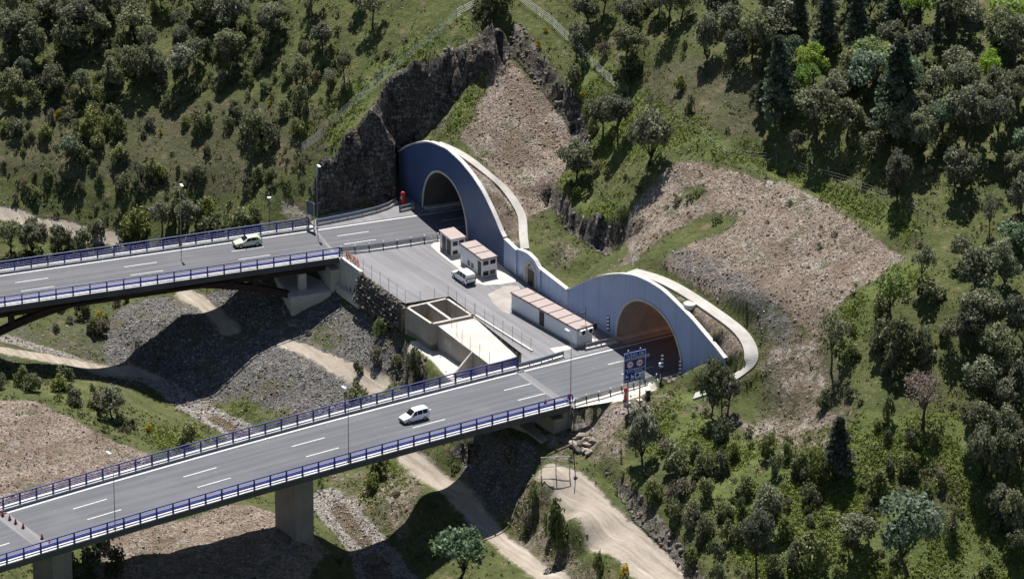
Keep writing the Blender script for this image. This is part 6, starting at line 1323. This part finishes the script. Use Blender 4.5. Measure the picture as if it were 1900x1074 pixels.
# past the 285 largest, the small scrub is one mass
sh = sorted([it for it in PLANTS if it[0]["category"] == "shrub"], key=lambda it: -it[4]*it[5])[285:]
mats = [LEAF['shrub'], LEAF['dark'], LEAF['dry'], LEAF['gorse']]; Vs, Ts, Ms = [], [], []
_lp = []
for s_ in range(8):
    V, T, C = crown(300+s_, 'round', 112, .95, 4, -.3, .17, 1.3); V[:,2] = np.maximum(V[:,2], -.1); _lp.append((V, T))

for it in sh:
    o = it[0]; n = len(o.data.vertices); v = np.zeros(n*3); o.data.vertices.foreach_get("co", v); t = np.zeros(n); o.data.attributes["tint"].data.foreach_get("value", t)
    Vs.append((np.c_[v.reshape(-1, 3), np.ones(n)] @ np.array(Matrix.LocRotScale(o.location, o.rotation_euler, o.scale)).T)[:,:3]); Ts.append(t); Ms += [mats.index(o.data.materials[0])]*(n//4); bpy.data.objects.remove(o)
W_scrub = bare*np.clip(.12+2.4*(vnoise(MX,MY,11,81)+.7*vnoise(MX,MY,4,82)+.05), .04, 1)*(1-.45*Z_GRN)*CLEAR
for (x0, x1, y0, y1, k_) in ((-95, -15, 22, 84, 3000), (14, 92, -108, 84, 1500), (-90, 14, -90, 14, 260)):
    p, r_ = sample(W_scrub*((MX > x0) & (MX < x1) & (MY > y0) & (MY < y1)), k_, 90+k_)
    for c in p:
        V, T = _lp[r_.randint(8)]; w = .22+.62*r_.rand()**2.2; a = r_.uniform(0, 6.28); ca, sa = math.cos(a), math.sin(a); q_ = V*np.array([w, w, w*r_.uniform(.6, 1.1)]); Vs.append(np.stack([q_[:,0]*ca-q_[:,1]*sa, q_[:,0]*sa+q_[:,1]*ca, q_[:,2]], 1)+c); Ts.append(T*r_.uniform(.4, 1.1)); Ms += [int(r_.choice([0, 1, 1, 2]))]*(len(V)//4)
me = leaf_mesh("scrub", np.concatenate(Vs), np.concatenate(Ts), mats[0])
for m_ in mats[1:]: me.materials.append(m_)
me.polygons.foreach_set("material_index", np.array(Ms, dtype=np.int32)); tag(new_obj("scrub", me), "small low scrub scattered over the hillsides", "scrub", kind="stuff")
_gone = {id(it) for it in sh}; PLANTS = [it for it in PLANTS if id(it) not in _gone]
# ---------------------------------------------------------------- a label for every plant, by kind and place
REGION = [("above the left hillside path",(150,395)),("on the left slope behind the far bridge",(420,400)),("low on the left hillside",(100,300)),("in the middle of the left hillside",(330,260)),("left of the hilltop fence",(520,230)),("in the upper left corner",(80,70)),("along the top left edge",(300,50)),("near the top left of the rock cutting",(600,90)),("at the top of the rock cutting",(900,30)),
 ("beside the rubble fan",(1080,180)),("on the grass above the rubble fan",(1180,100)),("between the rubble fan and the rubble scar",(1140,300)),("along the top edge right of the fan",(1350,70)),("above the rubble scar",(1400,220)),("in the dark top right wood",(1600,60)),("in the wood above the scar's right end",(1620,220)),("in the top right corner",(1830,80)),("on the right edge above the scar",(1800,270)),("right of the rubble scar's corner",(1790,440)),
 ("below the rubble scar's right corner",(1640,600)),("on the right edge halfway down",(1850,620)),("right of the white curved path",(1510,720)),("among the lower right thicket",(1800,800)),("in the lower right clearing",(1660,880)),("in the bottom right corner",(1840,1000)),("along the bottom edge right of centre",(1560,1030)),("on the bank above the dirt track",(1260,900)),("below the white path stub",(1340,800)),("on the bushy slope under the path stub",(1400,920)),("at the foot of the bushy slope",(1380,1040)),
 ("between the two dirt tracks",(1030,960)),("under the near bridge",(700,890)),("below the open tank",(740,690)),("between the two bridges",(640,640)),("on the grassy knoll between the bridges",(230,780)),("left of the grassy knoll",(70,720)),("by the stream under the far bridge",(130,600)),("at the bottom left under the near bridge",(170,1050)),("beside the rubble scar's left end",(1250,200)),("at the bottom centre",(850,1060))]
DESC = {"oak": "grey-green oak", "leafy": "light green tree", "blue": "pale grey-green tree", "conifer": "dark conifer", "bare": "leafless pinkish tree", "open": "thin sparse tree", "shrub": "olive shrub", "dark": "dark shrub", "dry": "brownish shrub", "gorse": "yellow flowering shrub"}
ORD = ["first","second","third","fourth","fifth","sixth","seventh","eighth","ninth","tenth","eleventh","twelfth","thirteenth","fourteenth","fifteenth","sixteenth","seventeenth","eighteenth","nineteenth","twentieth"]
GRP = {}
for it in PLANTS:
    q = pix(it[0].location); r = min(REGION, key=lambda r: (r[1][0]-q[0])**2+1.4*(r[1][1]-q[1])**2)[0]; GRP.setdefault((it[1], r), []).append((q[0], it))
for (k, r), L in GRP.items():
    L.sort(key=lambda a: a[0]); n = len(L); hs = sorted(a[1][4] for a in L)
    for i, (_, it) in enumerate(L):
        tall = n > 2 and it[4] == hs[-1]
        if n == 1: lab = f"only {DESC[k]} {r}"
        elif n == 2: lab = f"{'left' if i == 0 else 'right'} one of two {DESC[k]}s {r}"
        elif i == 0: lab = f"leftmost {DESC[k]} {r}"
        elif i == n-1: lab = f"rightmost {DESC[k]} {r}"
        elif tall: lab = f"tallest {DESC[k]} {r}"
        else: lab = f"{ORD[i]} {DESC[k]} from left {r}"
        it[0]["label"] = lab; it[0]["group"] = {"tree": "trees on the hillsides", "shrub": "shrubs on the hillsides"}[it[0]["category"]]
